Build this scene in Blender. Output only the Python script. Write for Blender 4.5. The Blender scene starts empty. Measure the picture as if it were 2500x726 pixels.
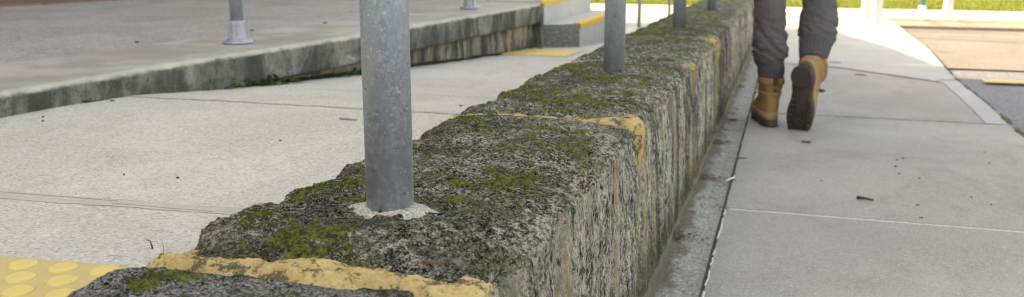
import bpy, bmesh, math, random
import numpy as np
from mathutils import Vector, Matrix
random.seed(7); np.random.seed(7)
S=bpy.context.scene; C=S.collection

# ------------------------------------------------------------------ noise
def _h(ix,iy,iz,seed):
    n=(ix.astype(np.int64)*374761393+iy.astype(np.int64)*668265263+iz.astype(np.int64)*2147483647+seed*1274126177)&0xffffffff
    n=((n^(n>>13))*1274126177)&0xffffffff
    n=((n^(n>>15))*2246822519)&0xffffffff
    return (n^(n>>16))&0xffffffff
def perlin(p,seed=0):
    p=np.asarray(p,float); i=np.floor(p).astype(np.int64); f=p-i
    u=f*f*f*(f*(f*6-15)+10)
    r=0
    for dx in (0,1):
        wx=u[:,0] if dx else 1-u[:,0]
        for dy in (0,1):
            wy=u[:,1] if dy else 1-u[:,1]
            for dz in (0,1):
                wz=u[:,2] if dz else 1-u[:,2]
                h=_h(i[:,0]+dx,i[:,1]+dy,i[:,2]+dz,seed)
                gx=((h&1023)/511.5-1); gy=(((h>>10)&1023)/511.5-1); gz=(((h>>20)&1023)/511.5-1)
                r=r+wx*wy*wz*(gx*(f[:,0]-dx)+gy*(f[:,1]-dy)+gz*(f[:,2]-dz))
    return r*1.3
def fbm(p,seed=0,o=4,g=.5,l=2.05):
    r=0;a=1
    for k in range(o):
        r=r+a*perlin(p,seed+k*17); p=p*l; a*=g
    return r
def ss(a,b,x): 
    t=np.clip((x-a)/(b-a),0,1); return t*t*(3-2*t)

# ------------------------------------------------------------------ objects
def obj(name,mesh,mat=None,parent=None,label=None,cat=None,group=None,kind=None,smooth=False):
    o=bpy.data.objects.new(name,mesh); C.objects.link(o)
    if mat and not mesh.materials: mesh.materials.append(mat)
    if parent: o.parent=parent
    if label: o['label']=label
    if cat: o['category']=cat
    if group: o['group']=group
    if kind: o['kind']=kind
    if smooth: mesh.polygons.foreach_set('use_smooth',[True]*len(mesh.polygons))
    return o
def thing(name,label,cat,loc=(0,0,0),rz=0,group=None):
    o=bpy.data.objects.new(name,None); C.objects.link(o); o.location=loc; o.rotation_euler=(0,0,rz)
    o.empty_display_size=.05
    o['label']=label; o['category']=cat
    if group: o['group']=group
    return o
def mk(name,v,f):
    m=bpy.data.meshes.new(name); m.from_pydata([tuple(map(float,a)) for a in v],[],[tuple(map(int,a)) for a in f]); m.update(); return m
def dup(root,loc,rz=None,label=None):
    r=root.copy(); C.objects.link(r); r.location=loc
    if rz is not None: r.rotation_euler=(0,0,rz)
    if label: r['label']=label
    for ch in list(root.children):
        c=ch.copy(); C.objects.link(c); c.parent=r
        for g in list(ch.children):
            d=g.copy(); C.objects.link(d); d.parent=c
    return r
def from_bm(name,bm):
    bmesh.ops.recalc_face_normals(bm,faces=bm.faces)
    m=bpy.data.meshes.new(name); bm.to_mesh(m); bm.free(); return m
def prism(poly,z0,z1,bev=0,name='m'):
    """poly: list of (x,y) ; z0,z1 numbers or functions of (x,y)"""
    g0=z0 if callable(z0) else (lambda x,y:z0); g1=z1 if callable(z1) else (lambda x,y:z1)
    bm=bmesh.new(); lo=[bm.verts.new((x,y,g0(x,y))) for x,y in poly]; hi=[bm.verts.new((x,y,g1(x,y))) for x,y in poly]
    bm.faces.new(hi); bm.faces.new(lo[::-1]); n=len(poly)
    for i in range(n): bm.faces.new((lo[i],lo[(i+1)%n],hi[(i+1)%n],hi[i]))
    bmesh.ops.recalc_face_normals(bm,faces=bm.faces)
    if bev:
        bmesh.ops.bevel(bm,geom=[e for e in bm.edges],offset=bev,segments=2,affect='EDGES',profile=.6,clamp_overlap=True)
    return from_bm(name,bm)
def box(x0,y0,z0,x1,y1,z1,bev=0,name='m'): return prism([(x0,y0),(x1,y0),(x1,y1),(x0,y1)],z0,z1,bev,name)
def grid(xs,ys,zf,name='m',jit=None):
    X,Y=np.meshgrid(xs,ys); x=X.ravel();y=Y.ravel(); z=zf(x,y)
    nx,ny=len(xs),len(ys)
    a=(np.arange(ny-1)[:,None]*nx+np.arange(nx-1)[None,:]).ravel()
    return fastmesh(name,np.stack([x,y,z],1),np.stack([a,a+1,a+nx+1,a+nx],1))
def fastmesh(name,v,f,smooth=True):
    m=bpy.data.meshes.new(name); m.vertices.add(len(v)); m.vertices.foreach_set('co',np.asarray(v,np.float32).ravel())
    m.loops.add(f.size); m.loops.foreach_set('vertex_index',f.ravel().astype(np.int32))
    m.polygons.add(len(f)); m.polygons.foreach_set('loop_start',np.arange(0,f.size,4,dtype=np.int32))
    m.polygons.foreach_set('use_smooth',np.ones(len(f),bool) if smooth else np.zeros(len(f),bool))
    m.update(calc_edges=True); m.validate(); return m
def tube(path,rad,n=32,cap=True,name='m',sq=None):
    """lofted rings; rad: list of (ra,rb) or r ; path list of Vector; frames kept near-constant"""
    P=[Vector(p) for p in path]; v=[];f=[]
    for i,p in enumerate(P):
        t=(P[min(i+1,len(P)-1)]-P[max(i-1,0)]).normalized()
        ref=Vector((1,0,0)) if abs(t.x)<.9 else Vector((0,1,0))
        b=t.cross(ref).normalized(); a=b.cross(t).normalized()
        r=rad[i] if isinstance(rad,(list,tuple)) else rad
        ra,rb=r if isinstance(r,tuple) else (r,r)
        for k in range(n):
            an=2*math.pi*k/n; v.append(p+a*ra*math.cos(an)+b*rb*math.sin(an))
    for i in range(len(P)-1):
        for k in range(n): f.append((i*n+k,i*n+(k+1)%n,(i+1)*n+(k+1)%n,(i+1)*n+k))
    if cap: f.append(tuple(range(n))[::-1]); f.append(tuple((len(P)-1)*n+k for k in range(n)))
    m=mk(name,v,f)
    bm=bmesh.new(); bm.from_mesh(m); bmesh.ops.recalc_face_normals(bm,faces=bm.faces); bm.to_mesh(m); bm.free()
    m.polygons.foreach_set('use_smooth',[len(p.vertices)==4 for p in m.polygons])
    return m
def lathe(prof,n=32,name='m'):
    v=[];f=[]
    for r,z in prof:
        for k in range(n): v.append((r*math.cos(2*math.pi*k/n),r*math.sin(2*math.pi*k/n),z))
    for i in range(len(prof)-1):
        for k in range(n): f.append((i*n+k,i*n+(k+1)%n,(i+1)*n+(k+1)%n,(i+1)*n+k))
    f.append(tuple(range(n))[::-1]); f.append(tuple((len(prof)-1)*n+k for k in range(n)))
    return mk(name,v,f)

# ------------------------------------------------------------------ materials
class MT:
    def __init__(s,name,rough=.9,metal=0,spec=.3):
        m=bpy.data.materials.new(name); m.use_nodes=True; s.m=m; s.nt=m.node_tree; s.N=s.nt.nodes; s.L=s.nt.links
        s.b=s.N['Principled BSDF']; s.b.inputs['Roughness'].default_value=rough; s.b.inputs['Metallic'].default_value=metal
        s.b.inputs['Specular IOR Level'].default_value=spec
        g=s.N.new('ShaderNodeNewGeometry'); s.pos=g.outputs['Position']; s.nrm=g.outputs['Normal']
    def oc(s):
        t=s.N.new('ShaderNodeTexCoord'); return t.outputs['Object']
    def mp(s,v,scale=(1,1,1),loc=(0,0,0),rot=(0,0,0)):
        n=s.N.new('ShaderNodeMapping'); s.L.new(v,n.inputs[0]); n.inputs['Scale'].default_value=scale; n.inputs['Location'].default_value=loc; n.inputs['Rotation'].default_value=rot; return n.outputs[0]
    def noise(s,v,sc,det=4,rough=.55,dist=0):
        n=s.N.new('ShaderNodeTexNoise'); s.L.new(v,n.inputs['Vector']); n.inputs['Scale'].default_value=sc; n.inputs['Detail'].default_value=det; n.inputs['Roughness'].default_value=rough; n.inputs['Distortion'].default_value=dist; return n.outputs['Fac']
    def vor(s,v,sc,out='Distance',feat='F1'):
        n=s.N.new('ShaderNodeTexVoronoi'); n.feature=feat; s.L.new(v,n.inputs['Vector']); n.inputs['Scale'].default_value=sc; return n.outputs[out]
    def ramp(s,fac,a,b,interp='LINEAR'):
        """smooth 0-1 mask"""
        n=s.N.new('ShaderNodeMapRange'); n.interpolation_type='SMOOTHSTEP'; s.L.new(fac,n.inputs[0]); n.inputs[1].default_value=a; n.inputs[2].default_value=b; return n.outputs[0]
    def cr(s,fac,stops):
        n=s.N.new('ShaderNodeValToRGB'); s.L.new(fac,n.inputs[0]); e=n.color_ramp.elements
        while len(e)<len(stops): e.new(.5)
        for k,(p,c) in enumerate(stops): e[k].position=p; e[k].color=(*c,1)
        return n.outputs[0]
    def mix(s,fac,a,b,mode='MIX'):
        n=s.N.new('ShaderNodeMix'); n.data_type='RGBA'; n.blend_type=mode
        if isinstance(fac,(int,float)): n.inputs[0].default_value=fac
        else: s.L.new(fac,n.inputs[0])
        for i,c in ((6,a),(7,b)):
            if isinstance(c,tuple): n.inputs[i].default_value=(*c,1)
            else: s.L.new(c,n.inputs[i])
        return n.outputs[2]
    def math(s,op,a,b=0,c=None):
        n=s.N.new('ShaderNodeMath'); n.operation=op
        for i,x in enumerate((a,b,c)):
            if x is None: continue
            if isinstance(x,(int,float)): n.inputs[i].default_value=x
            else: s.L.new(x,n.inputs[i])
        return n.outputs[0]
    def sep(s,v):
        n=s.N.new('ShaderNodeSeparateXYZ'); s.L.new(v,n.inputs[0]); return n.outputs
    def attr(s,name):
        n=s.N.new('ShaderNodeAttribute'); n.attribute_name=name; return n.outputs['Fac']
    def col(s,c):
        if isinstance(c,tuple): s.b.inputs['Base Color'].default_value=(*c,1)
        else: s.L.new(c,s.b.inputs['Base Color'])
    def bump(s,h,dist=.002,st=1.0,prev=None):
        n=s.N.new('ShaderNodeBump'); s.L.new(h,n.inputs['Height']); n.inputs['Distance'].default_value=dist; n.inputs['Strength'].default_value=st
        if prev: s.L.new(prev,n.inputs['Normal'])
        s.L.new(n.outputs[0],s.b.inputs['Normal']); return n.outputs[0]
    def rough(s,f): s.L.new(f,s.b.inputs['Roughness'])

def concrete(name,c1,c2,speck=(.12,.11,.10),light=(.62,.6,.57),gs=330,samt=.35,bumpd=.0012,stain=.25,st_col=(.2,.19,.17),big=1.4):
    M=MT(name); p=M.pos
    a=M.noise(p,big,5,.6); col=M.mix(M.ramp(a,.3,.7),c1,c2)
    st=M.noise(M.mp(p,(1,1,1),(3,7,1)),3.3,6,.65,.4); col=M.mix(M.math('MULTIPLY',M.ramp(st,.52,.75),stain),col,st_col)
    m2=M.noise(p,22,5,.7); col=M.mix(M.math('MULTIPLY',M.ramp(m2,.35,.7),.28),col,tuple(x*.72 for x in c1))
    st2=M.noise(M.mp(p,(1,.45,1),(13,2,5)),6.5,6,.7,.8); col=M.mix(M.math('MULTIPLY',M.ramp(st2,.50,.66),stain*.9),col,tuple(.35*x+.65*y for x,y in zip(c1,st_col)))
    st3=M.noise(M.mp(p,(1,1,1),(23,12,5)),1.9,3,.5); col=M.mix(M.math('MULTIPLY',M.ramp(st3,.42,.60),.30),col,tuple(x*.80 for x in c2))
    g1=M.vor(p,gs,'Color'); gv=M.sep(g1)[0]
    col=M.mix(M.math('MULTIPLY',M.ramp(gv,.72,.95),samt),col,speck)
    col=M.mix(M.math('MULTIPLY',M.ramp(M.math('SUBTRACT',1,gv),.74,.95),samt*.9),col,light)
    g3=M.noise(p,gs*.45,3,.7); col=M.mix(M.math('MULTIPLY',M.ramp(g3,.55,.72),samt*.8),col,speck)
    pit=M.vor(M.mp(p,(1,1,1),(1,2,3)),38); pr=M.noise(p,9,2); pm=M.math('MULTIPLY',M.ramp(M.math('SUBTRACT',.12,pit),0,.06),M.ramp(pr,.5,.6))
    col=M.mix(M.math('MULTIPLY',pm,.5),col,speck)
    M.col(col)
    h=M.math('ADD',M.noise(p,gs*.5,4,.7),M.math('MULTIPLY',m2,.8)); M.bump(h,bumpd,.8)
    return M.m
MAT={}
MAT['ramp']=concrete('warm ramp concrete',(.60,.555,.475),(.52,.475,.40),speck=(.2,.19,.19),light=(.72,.70,.66),gs=260,samt=.42,stain=.45,st_col=(.34,.285,.225))
MAT['path']=concrete('grey path concrete',(.355,.34,.31),(.27,.262,.243),speck=(.16,.15,.15),light=(.48,.47,.46),gs=380,samt=.42,stain=.7,st_col=(.17,.155,.13),bumpd=.0015)
MAT['path2']=concrete('pale path concrete',(.40,.40,.39),(.35,.35,.345),speck=(.2,.2,.2),light=(.5,.5,.5),gs=380,samt=.3,stain=.4,st_col=(.25,.245,.235),bumpd=.0012)
MAT['strip']=concrete('smooth brown grey joint mortar',(.55,.49,.41),(.50,.44,.365),speck=(.22,.2,.18),gs=500,samt=.2,stain=.3)
MAT['plat']=concrete('worn brown grey platform paving',(.44,.395,.35),(.37,.335,.295),speck=(.10,.09,.085),light=(.42,.40,.37),gs=160,samt=.5,stain=.5,st_col=(.15,.14,.13),bumpd=.003)
MAT['kerb']=concrete('pale kerb concrete',(.33,.325,.31),(.28,.27,.25),speck=(.13,.13,.12),gs=350,samt=.3,stain=.4,st_col=(.19,.18,.15))
MAT['foot']=concrete('speckled wall footing concrete',(.37,.345,.30),(.28,.26,.225),speck=(.09,.08,.07),light=(.6,.6,.59),gs=260,samt=.5,stain=.75,st_col=(.10,.085,.065),bumpd=.002)
MAT['grout']=concrete('pinkish grey grout',(.46,.40,.34),(.38,.34,.30),speck=(.18,.14,.12),light=(.7,.66,.62),gs=500,samt=.6,bumpd=.002)
MAT['asphalt']=concrete('shade tone asphalt',(.175,.185,.21),(.15,.158,.18),speck=(.05,.05,.05),light=(.30,.28,.26),gs=130,samt=.6,stain=.35,st_col=(.09,.09,.09),bumpd=.004)  # road in shade: bluish shade tone put into the colour
MAT['sunasph']=concrete('sunlit tone asphalt',(.19,.176,.166),(.165,.152,.144),speck=(.10,.09,.08),light=(.28,.25,.2),gs=130,samt=.6,stain=.35,bumpd=.004)  # same road in sun: warm lit tone put into the colour
MAT['apron']=concrete('pink worn crossing concrete',(.27,.20,.15),(.23,.19,.16),speck=(.2,.15,.13),gs=150,samt=.3,stain=.3)
MAT['farpath']=concrete('pale far path concrete',(.42,.40,.36),(.37,.36,.33),gs=120,samt=.2,stain=.2)
MAT['cream']=concrete('cream step concrete',(.54,.53,.49),(.48,.47,.44),gs=200,samt=.25,stain=.3,st_col=(.25,.24,.22))
MAT['stepg']=concrete('grey step side concrete',(.21,.20,.185),(.16,.155,.145),speck=(.07,.07,.07),gs=220,samt=.4,stain=.6,st_col=(.08,.08,.075))
def plain(name,c,rough=.8,metal=0,spec=.3,var=.25,sc=30,b=.0005):
    M=MT(name,rough,metal,spec); n=M.noise(M.pos,sc,5,.65); M.col(M.mix(n,tuple(x*(1-var) for x in c),tuple(min(1,x*(1+var)) for x in c)))
    M.bump(M.noise(M.pos,sc*6,4,.6),b); return M.m
MAT['dirt']=plain('dark crack soil',(.17,.145,.115),.95,var=.5,sc=60,b=.003)
MAT['caulk']=plain('white joint sealant',(.50,.495,.47),.6,var=.15,sc=80)
def paint(name,c,under,th=.62,sc=40):
    M=MT(name,.65); n=M.noise(M.pos,sc,6,.75); n2=M.noise(M.pos,6,3); 
    col=M.mix(M.math('MULTIPLY',n2,.35),c,tuple(x*.72 for x in c)); M.col(M.mix(M.ramp(n,th,th+.07),col,under)); M.bump(n,.0008); return M.m
MAT['yelnose']=paint('worn yellow nosing paint',(.72,.42,.06),(.33,.30,.25),.62,30)
MAT['yelroad']=paint('worn yellow road paint',(.62,.43,.10),(.2,.17,.13),.58,60)
MAT['tact']=paint('worn yellow tactile tile',(.60,.46,.20),(.50,.40,.24),.58,60); MAT['dome']=paint('yellow tactile dome',(.74,.55,.19),(.60,.47,.2),.56,60)

# weathered platform edge (dark lichen drips) : real stains with shapes of their own
def stained(name,base1,base2,dark,top=(.50,.475,.42),tan=None,nose=None):
    M=MT(name); p=M.pos
    v=M.noise(M.mp(p,(10,10,6.0)),1,6,.7,.3); big=M.noise(M.mp(p,(4.2,4.2,1.6),(4,1,0)),1,5,.7,.6)
    col=M.mix(M.ramp(v,.35,.65),base1,base2)
    col=M.mix(M.math('MULTIPLY',M.ramp(big,.40,.58),.85),col,dark)
    if tan:
        t=M.noise(M.mp(p,(26,26,3.0),(2,9,0)),1,4,.6); col=M.mix(M.math('MULTIPLY',M.ramp(t,.52,.64),.8),col,tan)
    f=M.noise(p,120,4,.7); col=M.mix(M.math('MULTIPLY',M.ramp(f,.5,.7),.4),col,tuple(x*1.8 for x in dark))
    f2=M.vor(p,210,'Color'); col=M.mix(M.math('MULTIPLY',M.ramp(M.sep(f2)[0],.7,.95),.4),col,tuple(x*.5 for x in dark))
    nz=M.sep(M.nrm)[2]; wear=M.noise(p,14,4,.7)
    col=M.mix(M.ramp(M.math('ADD',nz,M.math('MULTIPLY',M.math('SUBTRACT',wear,.5),.7)),.35,.75),col,M.mix(M.ramp(M.noise(p,5,4),.35,.65),top,tuple(x*.72 for x in top)))
    if nose: col=M.mix(M.math('MULTIPLY',M.math('MULTIPLY',M.ramp(nz,.15,.5),M.ramp(M.math('SUBTRACT',1,nz),.03,.12)),M.math('MULTIPLY',M.ramp(wear,.20,.75),.6)),col,nose)
    M.col(col); M.bump(M.math('ADD',M.noise(p,70,6,.7),M.noise(p,18,4)),.004,.9); return M.m
MAT['slab']=stained('lichen stained slab edge',(.15,.145,.125),(.30,.285,.24),(.042,.042,.038),top=(.44,.40,.34),nose=(.54,.51,.44))
MAT['retain']=stained('stained old rubble wall face',(.27,.215,.16),(.40,.33,.25),(.035,.034,.031),tan=(.46,.36,.25))

def footmat():
    m=MAT['foot']; M=MT.__new__(MT); M.m=m; M.nt=m.node_tree; M.N=M.nt.nodes; M.L=M.nt.links; M.b=M.N['Principled BSDF']
    g=M.N.new('ShaderNodeNewGeometry'); p=g.outputs['Position']; old=M.b.inputs['Base Color'].links[0].from_socket
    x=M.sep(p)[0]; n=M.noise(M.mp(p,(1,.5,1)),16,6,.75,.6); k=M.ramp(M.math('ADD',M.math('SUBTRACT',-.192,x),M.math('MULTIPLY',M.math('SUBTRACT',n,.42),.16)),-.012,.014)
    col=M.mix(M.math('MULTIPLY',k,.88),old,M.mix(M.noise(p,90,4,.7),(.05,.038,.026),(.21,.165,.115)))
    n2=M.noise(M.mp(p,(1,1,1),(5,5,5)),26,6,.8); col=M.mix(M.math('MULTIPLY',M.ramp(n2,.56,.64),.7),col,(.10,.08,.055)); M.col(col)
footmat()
# brick
M=MT('red brick with mortar'); br=M.N.new('ShaderNodeTexBrick'); M.L.new(M.oc(),br.inputs['Vector']); br.inputs['Scale'].default_value=1
br.inputs['Brick Width'].default_value=.24; br.inputs['Row Height'].default_value=.086; br.inputs['Mortar Size'].default_value=.012
br.inputs['Color1'].default_value=(.25,.13,.125,1); br.inputs['Color2'].default_value=(.18,.095,.095,1); br.inputs['Mortar'].default_value=(.085,.065,.055,1)
n=M.noise(M.pos,40,5); M.col(M.mix(M.math('MULTIPLY',n,.6),br.outputs[0],(.26,.16,.14))); M.bump(br.outputs['Fac'],-.004); MAT['brick']=M.m

# galvanised steel
def galv(name,dark=(.26,.305,.365),lightc=(.345,.395,.46),metal=.55):
    M=MT(name,.5,metal,.5); p=M.oc()
    n=M.noise(M.mp(p,(1,1,.6)),45,6,.75,.1); col=M.mix(M.ramp(n,.1,.9),dark,lightc)
    vc=M.sep(M.vor(M.mp(p,(1,1,.7)),230,'Color'))[0]; col=M.mix(M.math('MULTIPLY',M.ramp(vc,.55,.98),.16),col,tuple(min(1,x*1.45) for x in lightc))
    f=M.noise(p,290,4,.7); f2=M.noise(p,22,3); col=M.mix(M.math('MULTIPLY',M.ramp(f,.56,.62),M.math('MULTIPLY',M.ramp(f2,.35,.55),.75)),col,(.55,.59,.63))
    sc=M.noise(M.mp(p,(90,90,9),(5,0,0),(.12,.1,0)),1,3,.6); s2=M.noise(p,9,2); col=M.mix(M.math('MULTIPLY',M.math('MULTIPLY',M.ramp(sc,.70,.75),M.ramp(s2,.52,.62)),.9),col,(.03,.03,.035))
    dk=M.noise(M.mp(p,(1,1,1),(8,3,2)),130,3,.6); col=M.mix(M.math('MULTIPLY',M.ramp(dk,.68,.74),.6),col,(.07,.075,.08))
    M.col(col); M.rough(M.math('ADD',.40,M.math('MULTIPLY',vc,.22))); M.bump(M.math('ADD',f,vc),.0004,.5); return M.m
MAT['galv']=galv('galvanised steel'); MAT['galvl']=galv('pale galvanised casting',(.24,.25,.29),(.35,.37,.42),.3)
MAT['greenpost']=plain('dull green grey painted steel',(.24,.30,.27),.5,.2)
MAT['white']=plain('white painted steel',(.62,.62,.62),.45,var=.05)
MAT['teal']=plain('teal painted steel',(.05,.23,.24),.45,var=.15)
MAT['hole']=plain('dark screw hole',(.02,.02,.02))

# ------------------------------------------------------------------ levels
zs=lambda x,y:.06-.02*y                    # footpath plane
zr=lambda x,y:.01-.02*y                    # road plane
RY=[-30,1.75,2.0,2.3,2.65,3.1,3.75,4.5,5.0,7.6,60]; RZ=[.263,.263,.252,.222,.195,.165,.128,.086,.07,-.092,-1.14]
def zramp(x,y): return np.interp(y,RY,RZ)
ztop=lambda y:.39-.02*y

# ------------------------------------------------------------------ big sheets
o=obj('ground',mk('ground',[(-600,-600,-.42),(600,-600,-.42),(600,600,-.42),(-600,600,-.42)],[(0,1,2,3)]),plain('bare earth',(.16,.13,.09),.95,sc=3),kind='structure')
# road
rd=[(.74,-12),(9,-12),(9,11.2),(1.0,11.2),(.95,9.25),(.95,9.2),(.93,6.9),(.82,5.1)]
xs=np.concatenate([np.arange(.70,3,.05),np.arange(3,9.01,.5)]); ys=np.concatenate([np.arange(-12,2,.5),np.arange(2,9.46,.06)])
o=obj('road',grid(xs,ys,lambda x,y:zr(x,y)+.004*fbm(np.stack([x*1.3,y*1.3,0*x],1),5,3)-.012),MAT['asphalt'],kind='structure')
# road beyond the shadow edge, its warm sunlit tone painted into the colour
def sheet(poly,zf,dz,name='sheet'):
    return mk(name,[(x,y,zf(x,y)+dz) for x,y in poly],[tuple(range(len(poly)))])
o=obj('road_sunlit_part',grid(np.linspace(.92,9,60),np.linspace(6.05,9.44,60),lambda x,y:zr(x,y)-.001+.002*perlin(np.stack([x*3,y*3,0*x],1),9)),MAT['sunasph'],kind='structure')
zrn=lambda x,y: zramp(x,y)+.0012*fbm(np.stack([np.atleast_1d(x)*5.,np.atleast_1d(y)*5.,0.*np.atleast_1d(x)],1),3,3)
def strip(P,w,zf,dz,name='strip',seg=14,jit=.3,seed=0):
    """irregular strip along polyline P (plan) of width w"""
    rnd=random.Random(seed); pts=[]
    for (a,b) in zip(P[:-1],P[1:]):
        for k in range(seg): t=k/seg; pts.append((a[0]+(b[0]-a[0])*t,a[1]+(b[1]-a[1])*t))
    pts.append(P[-1]); v=[];f=[]
    for i,p in enumerate(pts):
        q0=pts[max(i-1,0)];q1=pts[min(i+1,len(pts)-1)]; dx,dy=q1[0]-q0[0],q1[1]-q0[1]; L=math.hypot(dx,dy); nx,ny=-dy/L,dx/L
        a=w/2*(1+rnd.uniform(-jit,jit)); b=w/2*(1+rnd.uniform(-jit,jit))
        for sg,ww in ((1,a),(-1,b)):
            x,y=p[0]+nx*sg*ww,p[1]+ny*sg*ww; v.append((x,y,float(np.squeeze(zf(x,y)))+dz))
    for i in range(len(pts)-1): f.append((2*i+1,2*i+3,2*i+2,2*i))
    return mk(name,v,f)
sealm=plain('grey bitumen crack seal',(.10,.085,.07),.8,b=.001)
for nm,P,w in (('road_joint',[(1.0,8.30),(1.4,8.22),(2.0,8.05),(4,7.6)],.03),('road_joint',[(1.0,8.62),(1.5,8.52),(2.2,8.36),(4,8.0)],.015),('road_joint',[(.97,7.16),(1.06,7.12),(1.12,7.05)],.018)):
    obj(nm,strip(P,w,zr,.006,seed=len(P)),sealm,kind='structure')
obj('road_marking',mk('line',[(1.035,5.37,zr(0,5.37)+.005),(3.2,5.42,zr(0,5.42)+.005),(3.2,5.53,zr(0,5.53)+.005),(1.045,5.49,zr(0,5.49)+.005)],[(0,1,2,3)]),MAT['yelroad'],kind='structure')

# footpath: separate poured panels with open joints
kx=lambda y:float(np.interp(y,[-12,3.4,4.1,5.1,6.9,9.24],[.74,.80,.828,.843,.945,.985]))
def kin(y): return kx(y)-.082
JX=-.115
def panel(poly,mat,dz=0,bev=.0025,th=.012): 
    m=prism(poly,lambda x,y:float(zs(x,y))-th,lambda x,y:float(zs(x,y))+dz,bev,'footpath_panel'); m.materials.append(mat); return m
def curve_pts(fn,y0,y1,n=6): return [(fn(y0+(y1-y0)*k/n),y0+(y1-y0)*k/n) for k in range(n+1)]
g=.0035
fp=bpy.data.objects.new('footpath',None); C.objects.link(fp); fp['kind']='structure'
jy=[-6,-3.8,-2.3,-.8,.7,2.19,3.668]
for i,(a,b) in enumerate(zip(jy[:-1],jy[1:])):
    poly=[(JX+.0025,a+g),*[(x-.0,y) for x,y in curve_pts(lambda y:kx(y)-.003,a+g,b-g)],(JX+.0025,b-g)]
    obj('panel',panel(poly,MAT['path'],dz=.0015*(i%2)),None,fp)
# panel up to the skewed joint, inner kerb strip beside it
sk=lambda x:5.39-(x-.28)*1.04 if x>.1 else 5.5
poly=[(JX+.0025,3.668+g),(kin(3.72)-.004,3.668+g),*curve_pts(lambda y:kin(y)-.004,3.8,4.86,4),(.28,5.39),(JX+.0025,5.5)]
obj('panel',panel(poly,MAT['path']),None,fp)
poly=[*curve_pts(lambda y:kx(y)-.003,3.668+g,5.0,4),*curve_pts(kin,5.0,3.668+g,4)]
obj('panel',panel(poly,MAT['path2'],.001,.003),None,fp)
poly=[(JX+.0025,5.508),(.28,5.398),(kin(4.86)+.002,4.875),(kin(5)+.004,5.008),*curve_pts(lambda y:kx(y)-.003,5.012,7.9,8),(.2,7.95),(JX+.0025,8.0)]
obj('panel',panel(poly,MAT['path2'],.001),None,fp)
poly=[(JX+.0025,8.012),(.2,7.962),(kx(7.9)-.003,7.912),(kx(9.2),9.2),(.97,9.5),(.93,12.05),(JX+.0025,12.05)]
obj('panel',panel(poly,MAT['farpath'],.001),None,fp)
obj('joint_soil',prism([(JX-.012,-6),(kx(-6)-.01,-6),*curve_pts(lambda y:kx(y)-.012,-5,9,12),(.9,12),(JX-.012,12)],lambda x,y:zs(x,y)-.09,lambda x,y:zs(x,y)-.005,0),MAT['dirt'],fp)
# white sealant bead in the near joint, and broken bead along the wall-side joint
def bead(P,w,h,zf,name,mat,seed=1,parent=None,seg=40):
    pts=[];rnd=random.Random(seed)
    for a,b in zip(P[:-1],P[1:]):
        for k in range(seg): t=k/seg; pts.append((a[0]+(b[0]-a[0])*t,a[1]+(b[1]-a[1])*t))
    pts.append(P[-1]); v=[];f=[];n=6
    for i,p in enumerate(pts):
        q0=pts[max(i-1,0)];q1=pts[min(i+1,len(pts)-1)]; dx,dy=q1[0]-q0[0],q1[1]-q0[1]; L=math.hypot(dx,dy); nx,ny=-dy/L,dx/L
        s=w*(.5+rnd.uniform(-.14,.14)); off=rnd.uniform(-.1,.1)*w
        if i in (0,len(pts)-1): s*=.3
        for k in range(n):
            an=math.pi*k/(n-1); x,y=p[0]+nx*(off+s*math.cos(an)),p[1]+ny*(off+s*math.cos(an)); v.append((x,y,float(zf(x,y))-.003+(h+.003)*math.sin(an)))
    for i in range(len(pts)-1):
        for k in range(n-1): f.append((i*n+k,i*n+k+1,(i+1)*n+k+1,(i+1)*n+k))
    return obj(name,mk(name,v,f),mat,parent,smooth=True)
bead([(JX+.01,2.186),(.3,2.187),(.79,2.186)],.0068,.0016,zs,'joint_sealant',MAT['caulk'],2,fp,80)
for k,(a,b,w) in enumerate([(1.45,1.60,.007),(1.63,1.72,.005),(1.75,1.80,.005),(1.82,1.85,.006),(1.93,2.10,.006),(2.13,2.18,.005),(2.30,2.38,.004),(2.8,2.86,.004),(3.0,3.3,.004)]):
    bead([(JX+.002,a),(JX+.005,(a+b)/2),(JX+.003,b)],w,.0012,zs,'joint_sealant',MAT['caulk'],10+k,fp,14)
# footing strip beside the wall
def zfoot(x,y): 
    p=np.stack([np.asarray(x)*12,np.asarray(y)*12,0*np.asarray(x)],1); t=np.clip((JX-np.asarray(x))/.095,0,1)
    return zs(x,y)-.003+.006*t*t+.003*fbm(p,31,4)+.0015*fbm(p*8,77,3)*1.2
ysf=[];y=.9
while y<8: ysf.append(y); y+=max(.006,.0045*y)
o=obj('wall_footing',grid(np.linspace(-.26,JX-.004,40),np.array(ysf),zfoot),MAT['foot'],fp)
crk=plain('dark mossy crack',(.055,.055,.036),.95,var=.6,sc=120,b=.002)
for P,w,sd in (([(JX+.01,3.668),(.3,3.664),(.83,3.668)],.011,1),([(-.02,5.5),(.28,5.392),(.50,5.16),(.742,4.905)],.016,2),([(.74,4.95),(.835,5.003)],.008,6),([(JX,1.2),(JX-.001,3.0),(JX,5.4)],.003,4),([(-.11,8.0),(.4,7.95),(.93,7.905)],.02,5)):
    obj('joint_crack',strip(P,w,zs,.0022,seg=26,jit=.75,seed=sd),crk,fp)
# kerb moss/soil line along road
mossm=plain('moss and grit in the kerb joint',(.06,.07,.03),.95,var=.6,sc=90,b=.004)
rk=random.Random(11); yk=2.7
while yk<8.6:
    L_=rk.uniform(.15,.7); wk=(.016 if yk<4.6 else .009)*rk.uniform(.6,1.4); nk=max(3,int(L_/.06))
    obj('kerb_joint_soil',strip([(kx(yk+L_*q/nk)+.002,yk+L_*q/nk) for q in range(nk+1)],wk,zs,.002,seg=2,jit=.9,seed=int(yk*50)),mossm,kind='structure')
    yk+=L_+rk.uniform(0,.12)

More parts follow.
